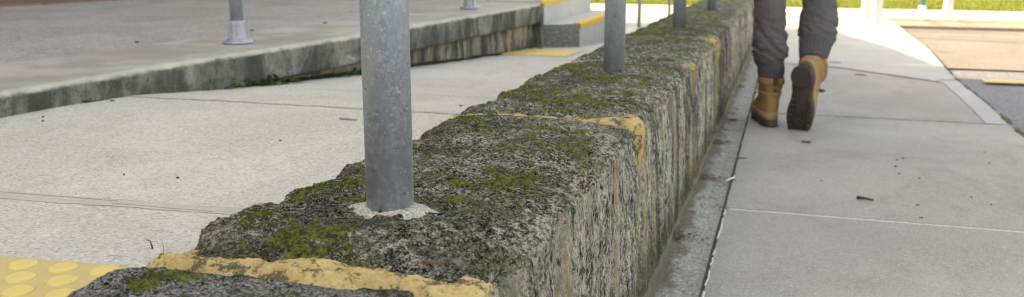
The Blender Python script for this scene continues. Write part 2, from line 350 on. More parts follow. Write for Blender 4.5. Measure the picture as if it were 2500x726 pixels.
# ramp + landing
xs=np.linspace(-2.4,-.50,90); ys=np.concatenate([np.arange(-6,.4,.3),np.arange(.4,3,.02),np.arange(3,8.05,.05)])
o=obj('ramp',grid(xs,ys,lambda x,y:zramp(x,y)+.0012*fbm(np.stack([x*5,y*5,0*x],1),3,3)),MAT['ramp'],kind='structure')
xs2=np.linspace(-.5,-.119,8); ys2=np.linspace(6.3,8.0,30)
obj('path_junction',grid(xs2,ys2,lambda x,y:zs(x,y)-.002),MAT['path2'],kind='structure')
obj('plaza',mk('plaza',[(x,y,zs(x,y)-.001) for x,y in [(-14,8.0),(-.111,8.0),(-.111,12.05),(-14,12.05)]],[(0,1,2,3)]),MAT['farpath'],kind='structure')
for P,w,seed in (([(-1.9,1.068),(-1.144,1.092),(-.738,1.118),(-.5,1.13)],.034,3),):
    obj('ramp_joint',strip(P,w,zrn,.0006,seg=20,jit=.12,seed=seed),MAT['strip'],kind='structure')
ln=plain('fine crack line',(.28,.22,.165),.9,var=.4,sc=60,b=.0008); lp=plain('pale joint edge',(.62,.60,.56),.9)
for P,w,s_,mt in (([(-1.9,1.084),(-1.144,1.107),(-.95,1.113)],.0014,1,ln),([(-1.0,1.118),(-.72,1.136)],.0014,2,lp),([(-.98,1.088),(-.82,1.098)],.0015,3,lp),([(-.95,1.100),(-.78,1.106)],.0012,5,ln),
                  ([(-1.62,1.96),(-1.3,1.975),(-.9,1.97),(-.5,1.975)],.004,4,ln),([(-1.62,1.975),(-1.3,1.99),(-.9,1.985),(-.5,1.99)],.03,14,MAT['strip']),([(-1.35,2.45),(-.5,2.43)],.004,6,ln),([(-1.5,3.4),(-.5,3.42)],.004,8,ln)):
    obj('ramp_crack',strip(P,w,zrn,.0010,seg=30,jit=.6,seed=s_),mt,kind='structure')
# lawn
M=MT('sunlit lawn',.9,0,.2); p=M.pos; a=M.noise(p,3,5,.7); b_=M.noise(p,60,4,.7); c_=M.mix(M.ramp(a,.3,.7),(.13,.17,.028),(.19,.215,.04)); M.col(M.mix(M.math('MULTIPLY',M.ramp(b_,.4,.7),.5),c_,(.24,.25,.07))); M.bump(b_,.03); MAT['lawn']=M.m
obj('lawn',grid(np.linspace(-60,60,200),np.concatenate([np.linspace(12.0,14,30),np.linspace(14.5,120,60)]),lambda x,y:-.185+.012*perlin(np.stack([x*2,y*2,0*x],1),8)),MAT['lawn'],kind='structure')
# short grass blades near the lawn's edge
v=[];f=[]
rr=np.random.RandomState(3)
for k in range(26000):
    x=rr.uniform(-3.2,4.6); y=12.0+rr.uniform(0,1)**1.5*2.3; h=rr.uniform(.015,.045); a=rr.uniform(0,6.28); w=.004; lx,ly=rr.uniform(-.015,.015,2)
    z=-.188; i=len(v); v+= [(x-w*math.cos(a),y-w*math.sin(a),z),(x+w*math.cos(a),y+w*math.sin(a),z),(x+lx,y+ly,z+h)]; f.append((i,i+1,i+2))
M=MT('grass blades',.8,0,.2); n=M.noise(M.pos,25,3); M.col(M.mix(n,(.11,.17,.025),(.24,.25,.06))); 
obj('grass',mk('grass',v,f),M.m,label='short mown grass at the edge of the sunlit lawn',cat='grass',kind='stuff')
# crossing apron at the far side of the road
ap=[(1.02,9.46),(1.30,9.46),(1.62,9.46),(2.2,9.45),(9,9.4),(9,10.35),(2.0,10.35),(1.72,9.62+.5),(1.3,10.25),(.985,10.15)]
obj('crossing_apron',prism([(.985,9.47),(9,9.42),(9,10.4),(.985,10.2)],-.4,lambda x,y:float(zs(x,y))-(.022 if y<9.8 else 0),.006),MAT['apron'],kind='structure')
obj('far_footpath',prism([(.94,10.21),(9,10.41),(30,10.5),(30,12.05),(.94,12.05)],-.45,lambda x,y:float(zs(x,y))+.002,.003),MAT['farpath'],kind='structure')
obj('gutter_shadow_strip',strip([(1.06,9.45),(1.4,9.44),(2.0,9.43),(2.4,9.40)],.05,zr,.006,seg=10,jit=.5),MAT['dirt'],kind='structure')  # dark strip painting in the gutter's shadow below the apron lip
for P,w in (([(1.40,9.47),(1.34,10.2)],.015),([(1.70,9.47),(1.66,10.2)],.012),([(1.9,9.95),(4,9.8)],.02)):
    obj('apron_joint',strip(P,w,zs,.004,jit=.3),sealm,kind='structure')

# ------------------------------------------------------------------ the mossy wall
JOINTS=[-1.06,-.20,.668,1.468,2.366,3.17,4.05,4.9,5.75]; WEND=6.6
MW={.668:.029,1.468:.012,2.366:.014,3.17:.020,4.05:.014,4.9:.016,5.75:.016,-.20:.03,-1.06:.03}
moss_pts=[(-.473,.93,.055,1),(-.45,.95,.04,1),(-.427,.744,.05,.9),(-.326,.878,.025,.8),(-.284,.991,.05,.75),(-.285,.94,.03,.7),(-.498,.772,.045,.8),(-.531,1.389,.05,1),(-.50,1.42,.05,.9),(-.36,1.605,.07,.95),(-.448,1.71,.08,1),(-.40,1.66,.07,.9),(-.273,1.2,.05,.9),(-.331,1.029,.035,.6),(-.433,.86,.022,1),(-.483,.60,.03,.8),(-.42,.625,.03,.8),(-.36,.60,.02,.7),(-.357,2.004,.07,.9),(-.50,2.2,.09,.9),(-.30,1.75,.05,.8),(-.47,1.10,.05,.7),(-.40,1.36,.05,.6),(-.30,1.33,.04,.8),(-.50,2.9,.1,.8),(-.45,3.4,.12,.9),(-.5,3.8,.12,.9),(-.4,3.7,.1,.8),(-.5,3.3,.1,.9),(-.45,4.5,.15,.7)]
def topx(y,side): return -.547 if side<0 else -.213
def wall_surface(ys,kind='block',jy=None,s_spacing=None):
    """returns verts array (ny,ns,3), moss"""
    ns_top=int(.30/s_spacing); ns_side=int(.33/s_spacing); ns_c=max(6,int(.07/s_spacing)); ns_l=max(10,int(.22/s_spacing/1.8))
    RL,RR=.020,.024
    XL,XR=-.547,-.213
    # parameter list : (region, t)
    S_=[]
    for k in range(ns_l): S_.append((0,k/ns_l))
    for k in range(ns_c): S_.append((1,k/ns_c))
    for k in range(ns_top): S_.append((2,k/ns_top))
    for k in range(ns_c): S_.append((3,k/ns_c))
    for k in range(ns_side+1): S_.append((4,k/ns_side))
    S_=np.array(S_); reg=S_[:,0].astype(int); t=S_[:,1]
    ny=len(ys); ns=len(S_)
    Y=np.repeat(ys,ns); REG=np.tile(reg,ny); T=np.tile(t,ny); ZT=ztop(Y)
    X=np.zeros_like(Y); Z=np.zeros_like(Y); NX=np.zeros_like(Y); NZ=np.zeros_like(Y)
    r=REG==0; zb=zramp(0,Y)-.03; X[r]=XL-.006*(1-T[r]); Z[r]=(zb+(ZT-RL-zb)*T)[r]; NX[r]=-1
    r=REG==1; a=np.pi-T*np.pi/2; X[r]=(XL+RL+RL*np.cos(a))[r]; Z[r]=(ZT-RL+RL*np.sin(a))[r]; NX[r]=np.cos(a)[r]; NZ[r]=np.sin(a)[r]
    r=REG==2; X[r]=(XL+RL+(XR-RR-XL-RL)*T)[r]; Z[r]=ZT[r]+.004*np.sin(np.pi*T[r]); NZ[r]=1
    r=REG==3; a=np.pi/2-T*np.pi/2; X[r]=(XR-RR+RR*np.cos(a))[r]; Z[r]=(ZT-RR+RR*np.sin(a))[r]; NX[r]=np.cos(a)[r]; NZ[r]=np.sin(a)[r]
    r=REG==4; zb2=.06-.02*Y-.03; X[r]=XR+.010*T[r]; Z[r]=(ZT-RR+(zb2-ZT+RR)*T)[r]; NX[r]=1
    P=np.stack([X,Y,Z],1)
    top=np.clip(NZ,0,1)
    side=(REG==4)|(REG==0)
    # stretched coordinates on the sides (weathering runs down)
    Q=P.copy(); Q[:,2]=np.where(side,Q[:,2]*.42,Q[:,2]*.6); Q[:,2]+=np.where(side,(ZT-RR)*.78,0)*(REG==4)*0
    cor=np.exp(-((X-(XR-.012))/.03)**2)*ss(-.10,-.03,Z-ZT)
    cor2=np.exp(-((X-(XL+.012))/.03)**2)
    if kind=='block':
        lg=fbm(P*np.array([7,7,7.]),1,3)*.0065
        md=fbm(P*np.array([26,26,26.]),21,3)
        crust=np.abs(fbm(Q*np.array([75,75,75.]),41,4,.6))
        fine=fbm(Q*np.array([260,230,230.]),61,2)
        pits=ss(.25,.6,fbm(Q*np.array([48,40,48.]),91,3))
        ch=.0
        sd_=(REG==4)*1.0; cm=.35+.85*ss(-.35,.35,fbm(P*5.5,501,2)); crust=.28+(crust-.28)*cm
        spit=ss(.28,.55,fbm(P*np.array([42,42,26.]),511,3)); fine=fine-spit*sd_*3.5
        d=lg*(1-.45*sd_)*(1-.35*top)+md*(.0022+.0008*top)*(1-.75*sd_)+(crust-.28)*-(.0052)+fine*.0011-pits*.006*(.5+.5*top)
        # edge chipping
        e=fbm(np.stack([Y*6,Z*4,X*0],1),131,3); d-=cor*(.004+.022*np.clip(e,0,1))
        e2=fbm(np.stack([Y*13,Z*4+5,X*0],1),151,3); d-=cor2*(.003+.022*np.clip(e2+.1,0,1))
        # big bites near a few places
        for (bx,by,bz,br,bd) in ((-.215,1.37,.350,.035,.018),(-.215,2.2,.335,.04,.02),(-.21,2.25,.30,.035,.014),(-.22,.74,.36,.03,.008),(-.55,.70,.36,.035,.022),(-.545,1.27,.36,.04,.018),(-.55,.98,.36,.04,.013),(-.545,1.12,.36,.03,.01)):
            dd=((X-bx)**2+(Y-by)**2+(Z-bz)**2)/br**2; d-=bd*np.exp(-dd)*(1+.7*md)
        for j in JOINTS:
            w=.020 if j!=.668 else .026
            jj=j+.004*fbm(np.stack([X*18,Z*18,0*X+j],1),7,3)+.0*X
            dist=np.abs(Y-jj); edge=MW[j]*.5
            d-=(.013*np.exp(-(np.maximum(dist-edge,0)/w)**2))*(1+.6*md+cor*.8)
        moss=np.zeros_like(Y)
        for (mx,my,mr,ms) in moss_pts:
            dd=np.sqrt(((X-mx)/1.25)**2+((Y-my)/1.0)**2)/mr; moss=np.maximum(moss,ms*np.clip(1.25-dd,0,1))
        mn=fbm(P*np.array([30,30,30.]),201,4,.65); mb=fbm(P*np.array([8,8,8.]),221,2)
        moss=ss(.30,.95,moss*.78+mn*.85+mb*.45+.10+.10*ss(2.4,4,Y))*ss(.55,.85,top)*(1-.7*cor)
        d+=moss*(.0025+.004*np.abs(fbm(P*170.,231,2)))
        # grout round the rail posts sits level
        OFF=d
    else:
        moss=np.zeros_like(Y); hw=MW[jy]*.5
        jj=jy+.004*fbm(np.stack([X*18,Z*18,0*X+jy],1),7,3)
        dist=np.abs(Y-jj)
        ed=fbm(P*np.array([24,24,24.]),301,4,.6); wd=fbm(P*np.array([11,11,11.]),311,3)
        corw=(.034 if jy in(1.468,2.366,3.17) else .004)*np.exp(-((X-(XR-.02))/.055)**2)*ss(-.16,-.04,Z-ZT)
        hw2=hw*(1+.9*wd+.5*ed)+corw
        d=-.004+.0045*wd+.0026*fbm(P*60.,321,4,.6)+.0013*fbm(P*240.,331,2)-.010*ss(0,1,(dist-hw2*.55)/(hw*1.2+.006))-.007*np.clip(ed+.1,0,1)
        d-= .022*(REG==4)*(1-np.exp(-np.clip(ZT-.055-Z,0,9)/.05))*(jy>1)       # on the face the mortar has washed back lower down
        d-= .02*ss(.75,1,(dist/.06)) 
        OFF=d+.009*corw/.034
    P[:,0]+=OFF*NX; P[:,2]+=OFF*NZ
    if kind=='block':
        P[:,1]+=.002*fbm(P*40.,401,2)
    return P,moss,ny,ns
wall=thing('stone_wall','long low wall of mossy lichen-covered stone blocks with yellow mortar joints between ramp and footpath','wall')
# wall material
def wallmat():
    M=MT('mossy lichened stone',.95,0,.2); p=M.pos; sp=M.sep(p); nz=M.sep(M.nrm)[2]
    # ---- top
    a=M.noise(p,22,6,.7,.4); b=M.noise(p,120,7,.8); c=M.noise(M.mp(p,(1,1,1),(4,4,4)),330,5,.8); bb=M.noise(M.mp(p,(1,1,1),(1,6,2)),48,6,.75,.3)
    t=M.cr(b,[(.43,(.010,.009,.007)),(.475,(.075,.067,.048)),(.52,(.24,.22,.165)),(.56,(.66,.62,.51))])
    t=M.mix(M.math('MULTIPLY',M.ramp(bb,.53,.60),.65),t,(.030,.026,.017))
    t=M.mix(M.math('MULTIPLY',M.ramp(M.math('SUBTRACT',1,bb),.52,.62),.55),t,M.mix(M.ramp(b,.42,.6),(.12,.115,.085),(.62,.59,.50)))
    t=M.mix(M.math('MULTIPLY',M.ramp(c,.54,.58),.8),t,(.56,.52,.42))
    t=M.mix(M.math('MULTIPLY',M.ramp(M.math('SUBTRACT',1,c),.53,.57),.9),t,(.012,.011,.007))
    t=M.mix(M.math('MULTIPLY',M.ramp(a,.50,.64),.5),t,M.mix(M.ramp(b,.45,.6),(.055,.062,.018),(.15,.165,.045)))
    red=M.noise(M.mp(p,(1,1,1),(9,2,7)),34,5,.7); t=M.mix(M.math('MULTIPLY',M.ramp(red,.54,.62),.6),t,M.mix(M.ramp(b,.46,.54),(.05,.028,.02),(.21,.14,.095)))
    bl=M.noise(M.mp(p,(1,1,1),(2,8,3)),30,6,.8); t=M.mix(M.math('MULTIPLY',M.ramp(bl,.61,.68),.8),t,(.50,.47,.39))
    zone=M.noise(M.mp(p,(1,1,1),(11,3,1)),6,4,.6,.3)
    t=M.mix(M.math('MULTIPLY',M.ramp(zone,.52,.60),.35),t,M.mix(M.ramp(b,.40,.58),(.12,.115,.085),(.50,.47,.385)))
    film=M.noise(M.mp(p,(1,1,1),(1,13,1)),13,6,.75,.3); t=M.mix(M.math('MULTIPLY',M.math('MULTIPLY',M.ramp(film,.46,.57),M.ramp(b,.38,.52)),.68),t,M.mix(M.ramp(c,.45,.56),(.022,.026,.008),(.175,.20,.032)))
    lv=M.vor(M.mp(p,(1,1,1),(2,2,7)),24); lq=M.noise(p,5,2); t=M.mix(M.math('MULTIPLY',M.math('MULTIPLY',M.ramp(M.math('SUBTRACT',M.math('ADD',.17,M.math('MULTIPLY',M.math('SUBTRACT',b,.5),.30)),lv),0,.05),M.ramp(lq,.50,.58)),.75),t,(.56,.54,.46))
    wl=M.noise(M.mp(p,(1,1,1),(7,1,1)),70,3,.6); t=M.mix(M.ramp(wl,.72,.75),t,(.68,.66,.62))
    blk=M.ramp(M.math('SUBTRACT',.655,sp[1]),0,.03); t=M.mix(M.math('MULTIPLY',blk,.6),t,M.mix(M.ramp(c,.46,.56),(.022,.021,.020),(.50,.50,.49)))
    dkz=M.noise(M.mp(p,(1,1,1),(21,3,9)),8,5,.7,.3); t=M.mix(M.math('MULTIPLY',M.ramp(dkz,.50,.60),.55),t,M.mix(M.ramp(c,.48,.56),(.016,.016,.010),(.11,.105,.07)))
    t=M.mix(M.math('MULTIPLY',M.ramp(sp[1],2.2,3.4),.35),t,(.075,.085,.05))
    # ---- side: weathering runs down the face (fast across, slow down)
    s1=M.noise(M.mp(p,(50,54,21)),1,7,.82,.3); s2=M.noise(M.mp(p,(200,210,130),(3,3,3)),1,5,.8); s3=M.noise(M.mp(p,(13,12,1.8),(1,5,2)),1,4,.65,.2)
    side=M.cr(s1,[(.39,(.016,.015,.013)),(.44,(.11,.105,.09)),(.49,(.34,.315,.26)),(.54,(.58,.54,.44)),(.64,(.72,.68,.58))])
    side=M.mix(M.math('MULTIPLY',M.ramp(s2,.53,.57),.85),side,(.022,.020,.014))
    side=M.mix(M.math('MULTIPLY',M.ramp(M.math('SUBTRACT',1,s2),.52,.62),.75),side,(.64,.60,.51))
    side=M.mix(M.math('MULTIPLY',M.ramp(s3,.45,.53),M.math('ADD',.15,M.math('MULTIPLY',M.ramp(sp[1],1.0,1.9),.72))),side,M.mix(M.ramp(s2,.45,.55),(.125,.125,.13),(.022,.023,.025)))
    tan=M.noise(M.mp(p,(26,27,2.2),(6,6,1)),1,3,.6); side=M.mix(M.math('MULTIPLY',M.math('MULTIPLY',M.ramp(tan,.51,.58),.8),M.ramp(s2,.40,.54)),side,(.44,.34,.22))
    # ochre runs under the mortar joints
    run=None
    for j,w in ((1.475,.05),(2.36,.055),(3.17,.06),(4.05,.04),(4.9,.05)):
        dy=M.math('ABSOLUTE',M.math('SUBTRACT',sp[1],j)); e=M.ramp(M.math('SUBTRACT',w,dy),-.01,.035); run=e if run is None else M.math('MAXIMUM',run,e)
    rn=M.noise(M.mp(p,(50,60,2.6),(1,1,8)),1,4,.65); side=M.mix(M.math('MULTIPLY',M.math('MULTIPLY',run,M.math('MULTIPLY',M.ramp(rn,.42,.54),M.ramp(M.math('SUBTRACT',1,s2),.36,.50))),.9),side,(.50,.36,.17))
    # damp algae growing at the foot of the wall
    zg=M.math('SUBTRACT',sp[2],M.math('SUBTRACT',.06,M.math('MULTIPLY',sp[1],.02))); an=M.noise(M.mp(p,(8,8,5)),1,5,.7)
    al=M.ramp(M.math('SUBTRACT',M.math('ADD',.02,M.math('MULTIPLY',an,.16)),zg),-.03,.07)
    side=M.mix(M.math('MULTIPLY',al,.75),side,M.mix(M.ramp(M.noise(p,40,4),.4,.6),(.035,.035,.022),(.06,.07,.022)))
    bare=M.ramp(M.math('SUBTRACT',.022,zg),-.004,.008); side=M.mix(M.math('MULTIPLY',bare,.8),side,(.27,.24,.19))
    col=M.mix(M.ramp(M.math('ADD',nz,M.math('MULTIPLY',M.math('SUBTRACT',a,.5),.5)),.30,.62),side,t)
    # abraded pale stone along the rounded edge
    xe=M.ramp(sp[0],-.262,-.232); ze=M.ramp(M.math('SUBTRACT',sp[2],M.math('SUBTRACT',.39,M.math('MULTIPLY',sp[1],.02))),-.05,-.02); en=M.noise(p,34,6,.8)
    col=M.mix(M.math('MULTIPLY',M.math('MULTIPLY',M.math('MULTIPLY',xe,ze),M.ramp(en,.50,.58)),.55),col,M.mix(M.ramp(b,.45,.54),(.16,.145,.11),(.68,.63,.51)))
    # spalled pale patches
    ws=M.noise(M.mp(p,(1,1,.6),(5,5,5)),17,5,.7); col=M.mix(M.math('MULTIPLY',M.ramp(ws,.63,.68),.6),col,M.mix(c,(.40,.36,.27),(.60,.56,.46)))
    # moss
    ms=M.attr('moss'); mn=M.noise(p,230,4,.7); mk_=M.ramp(M.math('ADD',ms,M.math('ADD',M.math('MULTIPLY',M.math('SUBTRACT',mn,.5),2.0),M.math('MULTIPLY',M.math('SUBTRACT',b,.5),2.4))),.38,.62)
    mc=M.mix(M.ramp(M.noise(p,45,4),.35,.65),(.070,.085,.012),(.165,.190,.026)); mc=M.mix(M.math('MULTIPLY',M.ramp(mn,.50,.58),.75),mc,(.028,.034,.010)); mc=M.mix(M.math('MULTIPLY',M.ramp(M.math('SUBTRACT',1,mn),.50,.58),.6),mc,(.24,.275,.04)); mc=M.mix(M.math('MULTIPLY',M.ramp(bb,.55,.62),.6),mc,(.05,.05,.022))
    col=M.mix(M.math('MULTIPLY',mk_,.92),col,mc)
    M.col(col)
    h=M.math('ADD',M.math('MULTIPLY',b,1.6),M.math('ADD',c,M.math('MULTIPLY',mn,.8))); M.bump(h,.0042,1)
    return M.m
MAT['wall']=wallmat()
def mortarmat():
    M=MT('ochre yellow mortar',.9,0,.2); p=M.pos; a=M.noise(p,26,5,.7); b=M.noise(p,330,4,.75); c=M.noise(M.mp(p,(1,1,1),(3,1,3)),50,7,.8)
    col=M.mix(M.ramp(a,.3,.7),(.46,.315,.12),(.58,.43,.205)); col=M.mix(M.math('MULTIPLY',M.ramp(b,.54,.68),.7),col,(.20,.14,.07)); col=M.mix(M.math('MULTIPLY',M.ramp(M.math('SUBTRACT',1,b),.56,.68),.5),col,(.66,.54,.33))
    col=M.mix(M.math('MULTIPLY',M.ramp(c,.515,.56),.85),col,(.07,.06,.045))
    # lichen has greyed it further along the wall top
    sp=M.sep(p); far=M.ramp(sp[1],.9,1.4); g_=M.noise(p,18,4); far=M.math('MULTIPLY',far,M.ramp(M.math('SUBTRACT',-.235,sp[0]),-.01,.02)); col=M.mix(M.math('MULTIPLY',M.math('MULTIPLY',far,M.ramp(g_,.46,.58)),.75),col,(.13,.12,.085))
    col=M.mix(M.math('MULTIPLY',M.math('MULTIPLY',M.ramp(sp[1],1.8,2.3),M.ramp(g_,.38,.52)),.7),col,(.17,.15,.10))
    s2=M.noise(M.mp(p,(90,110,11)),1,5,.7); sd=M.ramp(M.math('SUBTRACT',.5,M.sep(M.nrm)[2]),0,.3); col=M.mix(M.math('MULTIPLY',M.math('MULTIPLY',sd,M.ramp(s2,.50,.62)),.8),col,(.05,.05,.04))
    M.col(col); M.bump(M.math('ADD',b,c),.0022,.9); return M.m
MAT['mortar']=mortarmat()
def ysteps(a,b,k=.0030,mn=.0024):
    L=[a]
    while L[-1]<b: L.append(L[-1]+max(mn,k*max(L[-1],.2)))
    L[-1]=b; return np.array(L)
def build_wall(name,ys,kind,jy,sp,mat,parent):
    P,moss,ny,ns=wall_surface(ys,kind,jy,sp)
    a=(np.arange(ny-1)[:,None]*ns+np.arange(ns-1)[None,:]).ravel(); F=np.stack([a,a+ns,a+ns+1,a+1],1)
    # end caps as simple fans of quads down to a centre line
    m=fastmesh(name,P,F)
    at=m.attributes.new('moss','FLOAT','POINT'); at.data.foreach_set('value',moss.astype(np.float32))
    bm=bmesh.new(); bm.from_mesh(m); bmesh.ops.holes_fill(bm,edges=[e for e in bm.edges if e.is_boundary],sides=0)
    bm.to_mesh(m); bm.free(); 
    return obj(name,m,mat,parent)
bounds=JOINTS+[WEND]
for a,b in zip(bounds[:-1],bounds[1:]):
    hwA=MW.get(a,.02)*.5-.004; hwB=MW.get(b,0)*.5-.004 if b!=WEND else 0
    y0,y1=a+hwA*.3,b-hwB*.3
    if b<.3: ys=np.arange(y0,y1+.02,.02); sp=.02
    else:
        st=.0030; sp=max(.0026,.0030*max(a,.6)) 
        if a<.3: ys=np.concatenate([np.arange(y0,.38,.02),ysteps(.38,y1)]); 
        else: ys=ysteps(y0,y1)
    build_wall('wall_block',ys,'block',None,sp,MAT['wall'],wall)
for j in JOINTS:
    if j<.3: ys=np.arange(j-.05,j+.051,.01); sp=.02
    else: ys=ysteps(j-.055,j+.055,.0026,.0022); sp=max(.0026,.0030*j)
    build_wall('mortar_joint',ys,'mortar',j,sp,MAT['mortar'],wall)
# grout round post bases
def blob(cx,cy,r,h,mat,parent,name,seed=0,ex=(1,1),z=None,n=72,rings=14):
    v=[];f=[]
    z=ztop(cy) if z is None else z
    ang=np.linspace(0,2*np.pi,n,endpoint=False)
    rad=r*(1+.30*fbm(np.stack([np.cos(ang)*1.6+seed,np.sin(ang)*1.6,0*ang],1),seed,4))
    pts=[]
    for k in range(rings+1):
        t=k/rings
        for i in range(n):
            rr=rad[i]*t; x=cx+rr*math.cos(ang[i])*ex[0]; y=cy+rr*math.sin(ang[i])*ex[1]; pts.append((x,y,h*(1-t**3)))
    pts=np.array(pts); pts[:,2]+=z+.0016*fbm(pts*np.array([90,90,90]),seed+5,4)-np.repeat(np.linspace(0,1,rings+1)**6,n)*.012
    for k in range(rings):
        for i in range(n): f.append((k*n+i,k*n+(i+1)%n,(k+1)*n+(i+1)%n,(k+1)*n+i))
    return obj(name,mk(name,pts,f),mat,parent,smooth=True)
POLES=[(-.379,.838),(-.373,2.085),(-.382,3.483),(-.363,4.786)]
for i,(x,y) in enumerate(POLES): blob(x+(.006 if i==0 else 0),y-(.004 if i==0 else 0),[.051,.038,.033,.033][i],[.0115,.006,.006,.006][i],MAT['grout'],wall,'grout_patch',seed=i+3,ex=((1.12,.78) if i==0 else (1,.9)))

# ------------------------------------------------------------------ rail posts on the wall
def lbl(i): return ['thick galvanised steel post set in pinkish grout on the nearest mossy block of the wall','second galvanised post along the mossy wall, beyond the yellow-cornered mortar joint','third galvanised post along the mossy wall, small, on its greener stretch','farthest and smallest galvanised post on the mossy wall, beside the walker\'s legs'][i]
def make_post():
    t=thing('handrail_post',lbl(0),'post',group='galvanised posts standing on the mossy wall')
    m=tube([(0,0,-.03),(0,0,.3),(0,0,.6),(0,0,.95)],.0242,64); obj('tube',m,MAT['galv'],t)
    obj('cap',lathe([(.0242,.951),(.026,.953),(.026,.958),(.018,.966),(.002,.969)],32),MAT['galv'],t,smooth=True)
    b=box(-.002,-.0252,.0065,.0015,-.0236,.0105); b.name='tag'; obj('drain_hole',b,MAT['hole'],t)
    return t
p0=make_post(); p0.location=(*POLES[0],ztop(POLES[0][1])-.0)
for i in (1,2,3): dup(p0,(*POLES[i],ztop(POLES[i][1])),.8*i,lbl(i))
# twig, stem, flakes, leaf sliver on the wall
def stick(pts,r,mat,label,cat,name,group=None):
    m=tube(pts,[r*(1-.5*i/(len(pts)-1)) for i in range(len(pts))],8); return obj(name,m,mat,None,label,cat,group)
twigm=plain('dry brown twig',(.10,.07,.05),.9); strawm=plain('dry grass stem',(.34,.30,.2),.9)
zt=lambda y:ztop(y)
stick([(-.541,.672,.374),(-.542,.672,.3785),(-.5435,.6725,.3815),(-.546,.6725,.382)],.0009,twigm,'tiny bent brown twig sticking up at the left end of the nearest yellow mortar joint','twig','twig')
stick([(-.529,.672,.372),(-.5295,.672,.380),(-.5295,.672,.385)],.0004,strawm,'thin upright dry grass stem beside the bent twig on the wall edge','grass stem','grass_stem')
def flake(x,y,z,r,mat,label,cat,name,seed=0,group=None,h=.002,ex=1.0,rz=0,curl=0,parent=None):
    rnd=random.Random(seed); n=12; v=[(0,0,h)]; f=[]
    for k in range(n):
        a=2*math.pi*k/n; q=r*rnd.uniform(.65,1.15); v.append((q*math.cos(a)*ex,q*math.sin(a),h*rnd.uniform(.3,.8)+curl*abs(math.cos(a))))
    for k in range(n): v.append((v[k+1][0]*.9,v[k+1][1]*.9,-.001))
    for k in range(n):
        k2=(k+1)%n; f.append((0,1+k,1+k2)); f.append((1+k,1+n+k,1+n+k2,1+k2))
    f.append(tuple(1+n+k for k in range(n))[::-1])
    o=obj(name,mk(name,v,f),mat,parent,label,cat,group); o.location=(x,y,z); o.rotation_euler=(0,0,rz); return o
whitem=plain('white paper scrap',(.68,.68,.70),.7,var=.1); redleaf=plain('reddish dead leaf',(.13,.075,.05),.8)
flake(-.438,1.412,.366,.0045,whitem,'tiny white scrap lying on the moss just before the second yellow mortar joint','paper scrap','paper_scrap',3)
flake(-.278,.700,.3785,.010,redleaf,'thin reddish brown leaf sliver lying beside the nearest yellow mortar joint','dead leaf','dead_leaf',4,h=.0015,ex=1.6,rz=0)
for o_ in bpy.data.objects:
    if o_.name=='dead_leaf': o_.scale=(.8,.2,1)

# ------------------------------------------------------------------ tactile tiles
def tile(x0,y0,x1,y1,zf,th,pitch,off,rows_skew,label,name='tactile_tile',bars=False,rot=0):
    bm=bmesh.new()
    t=thing(name,label,'tactile paving')
    N=2; obj('base_plate',prism([(x0,y0),(x1,y0),(x1,y1),(x0,y1)],lambda x,y:float(zf(x,y))-.01,lambda x,y:float(zf(x,y))+th,.0008),MAT['tact'],t)
    k=0; r=0; y=y0+off[1]; dm=lathe([(.0175,-.001),(.0172,.0008),(.0155,.0024),(.0138,.0032),(.011,.0035)],28,'dome'); dm.materials.append(MAT['dome']); dm.polygons.foreach_set('use_smooth',[len(p.vertices)==4 for p in dm.polygons])
    while y<y1-.012 and k<100:
        x=x0+off[0]+(pitch/2 if r%2 else 0)
        while x<x1-.012 and k<100:
            o=obj('dome',dm,None,t); o.location=(x,y,float(zf(x,y))+th-.0002); k+=1; x+=pitch
        y+=rows_skew; r+=1
    return t
# near tile: domes at (-.869,.849),(-.814,.854),(-.817,.812)
t=tile(-1.10,.58,-.60,.872,zramp,.0015,.0555,(.0368,.0),.0385,'yellow domed tactile paving at the bottom left corner against the near block of the wall')
cx_,cy_,an_=-.85,.86,.085
t.rotation_euler=(0,0,an_); t.location=(cx_-(cx_*math.cos(an_)-cy_*math.sin(an_)),cy_-(cx_*math.sin(an_)+cy_*math.cos(an_))-.004,0)
t=tile(-1.34,4.28,-1.0,4.70,zramp,.004,.052,(.03,.03),.036,'yellow tactile paving at the foot of the steps, seen small beyond the near post')

# ------------------------------------------------------------------ raised platform
def pline(y): # front edge plan line
    return float(np.interp(y,[-6,1.605,2.08,2.965,3.83,4.733],[-2.75,-1.655,-1.60,-1.452,-1.345,-1.238]))
plat=thing('raised_platform','raised brown grey platform with thick dark stained concrete edge left of the ramp','platform')
PEND=5.92; PZ=.32
def slab_mesh():
    ys=np.concatenate([np.arange(-6,1.2,.1),np.arange(1.2,4.74,.012)])
    # profile in (d,z): d outward from edge
    prof=[(-.42,PZ)]+[(-.25+.23*k/12,PZ) for k in range(13)]+[(-.013,PZ-.002),(-.005,PZ-.007),(0,PZ-.015)]+[(0,PZ-.015-.080*k/14) for k in range(1,15)]+[(-.003,PZ-.101),(-.012,PZ-.104),(-.06,PZ-.104),(-.2,PZ-.104)]
    prof=np.array(prof); ns=len(prof); ny=len(ys); V=[]
    for y in ys:
        ex=pline(y); V.append(np.stack([ex+prof[:,0],np.full(ns,y),prof[:,1]],1))
    V=np.concatenate(V); edge=np.tile(ss(-.02,0,prof[:,0]),ny)*np.tile((prof[:,0]>-.02),ny)
    n1=fbm(V*9.,51,4); n2=fbm(V*40.,55,3); ch=np.clip(fbm(V*np.array([3,5,14.]),57,3)-.25,0,1)
    V[:,0]+=edge*(.004*n1+.0022*n2)-edge*.02*ch*(np.tile(prof[:,1],ny)<PZ-.06)
    V[:,2]+=.0008*n1-edge*.0012*np.clip(n2,0,1)
    for j in (2.07,3.28,4.2): V[:,0]-=edge*.006*np.exp(-((V[:,1]-j)/.007)**2)
    a=(np.arange(ny-1)[:,None]*ns+np.arange(ns-1)[None,:]).ravel()
    return fastmesh('slab',V,np.stack([a,a+1,a+ns+1,a+ns],1))
obj('edge_slab',slab_mesh(),MAT['slab'],plat)
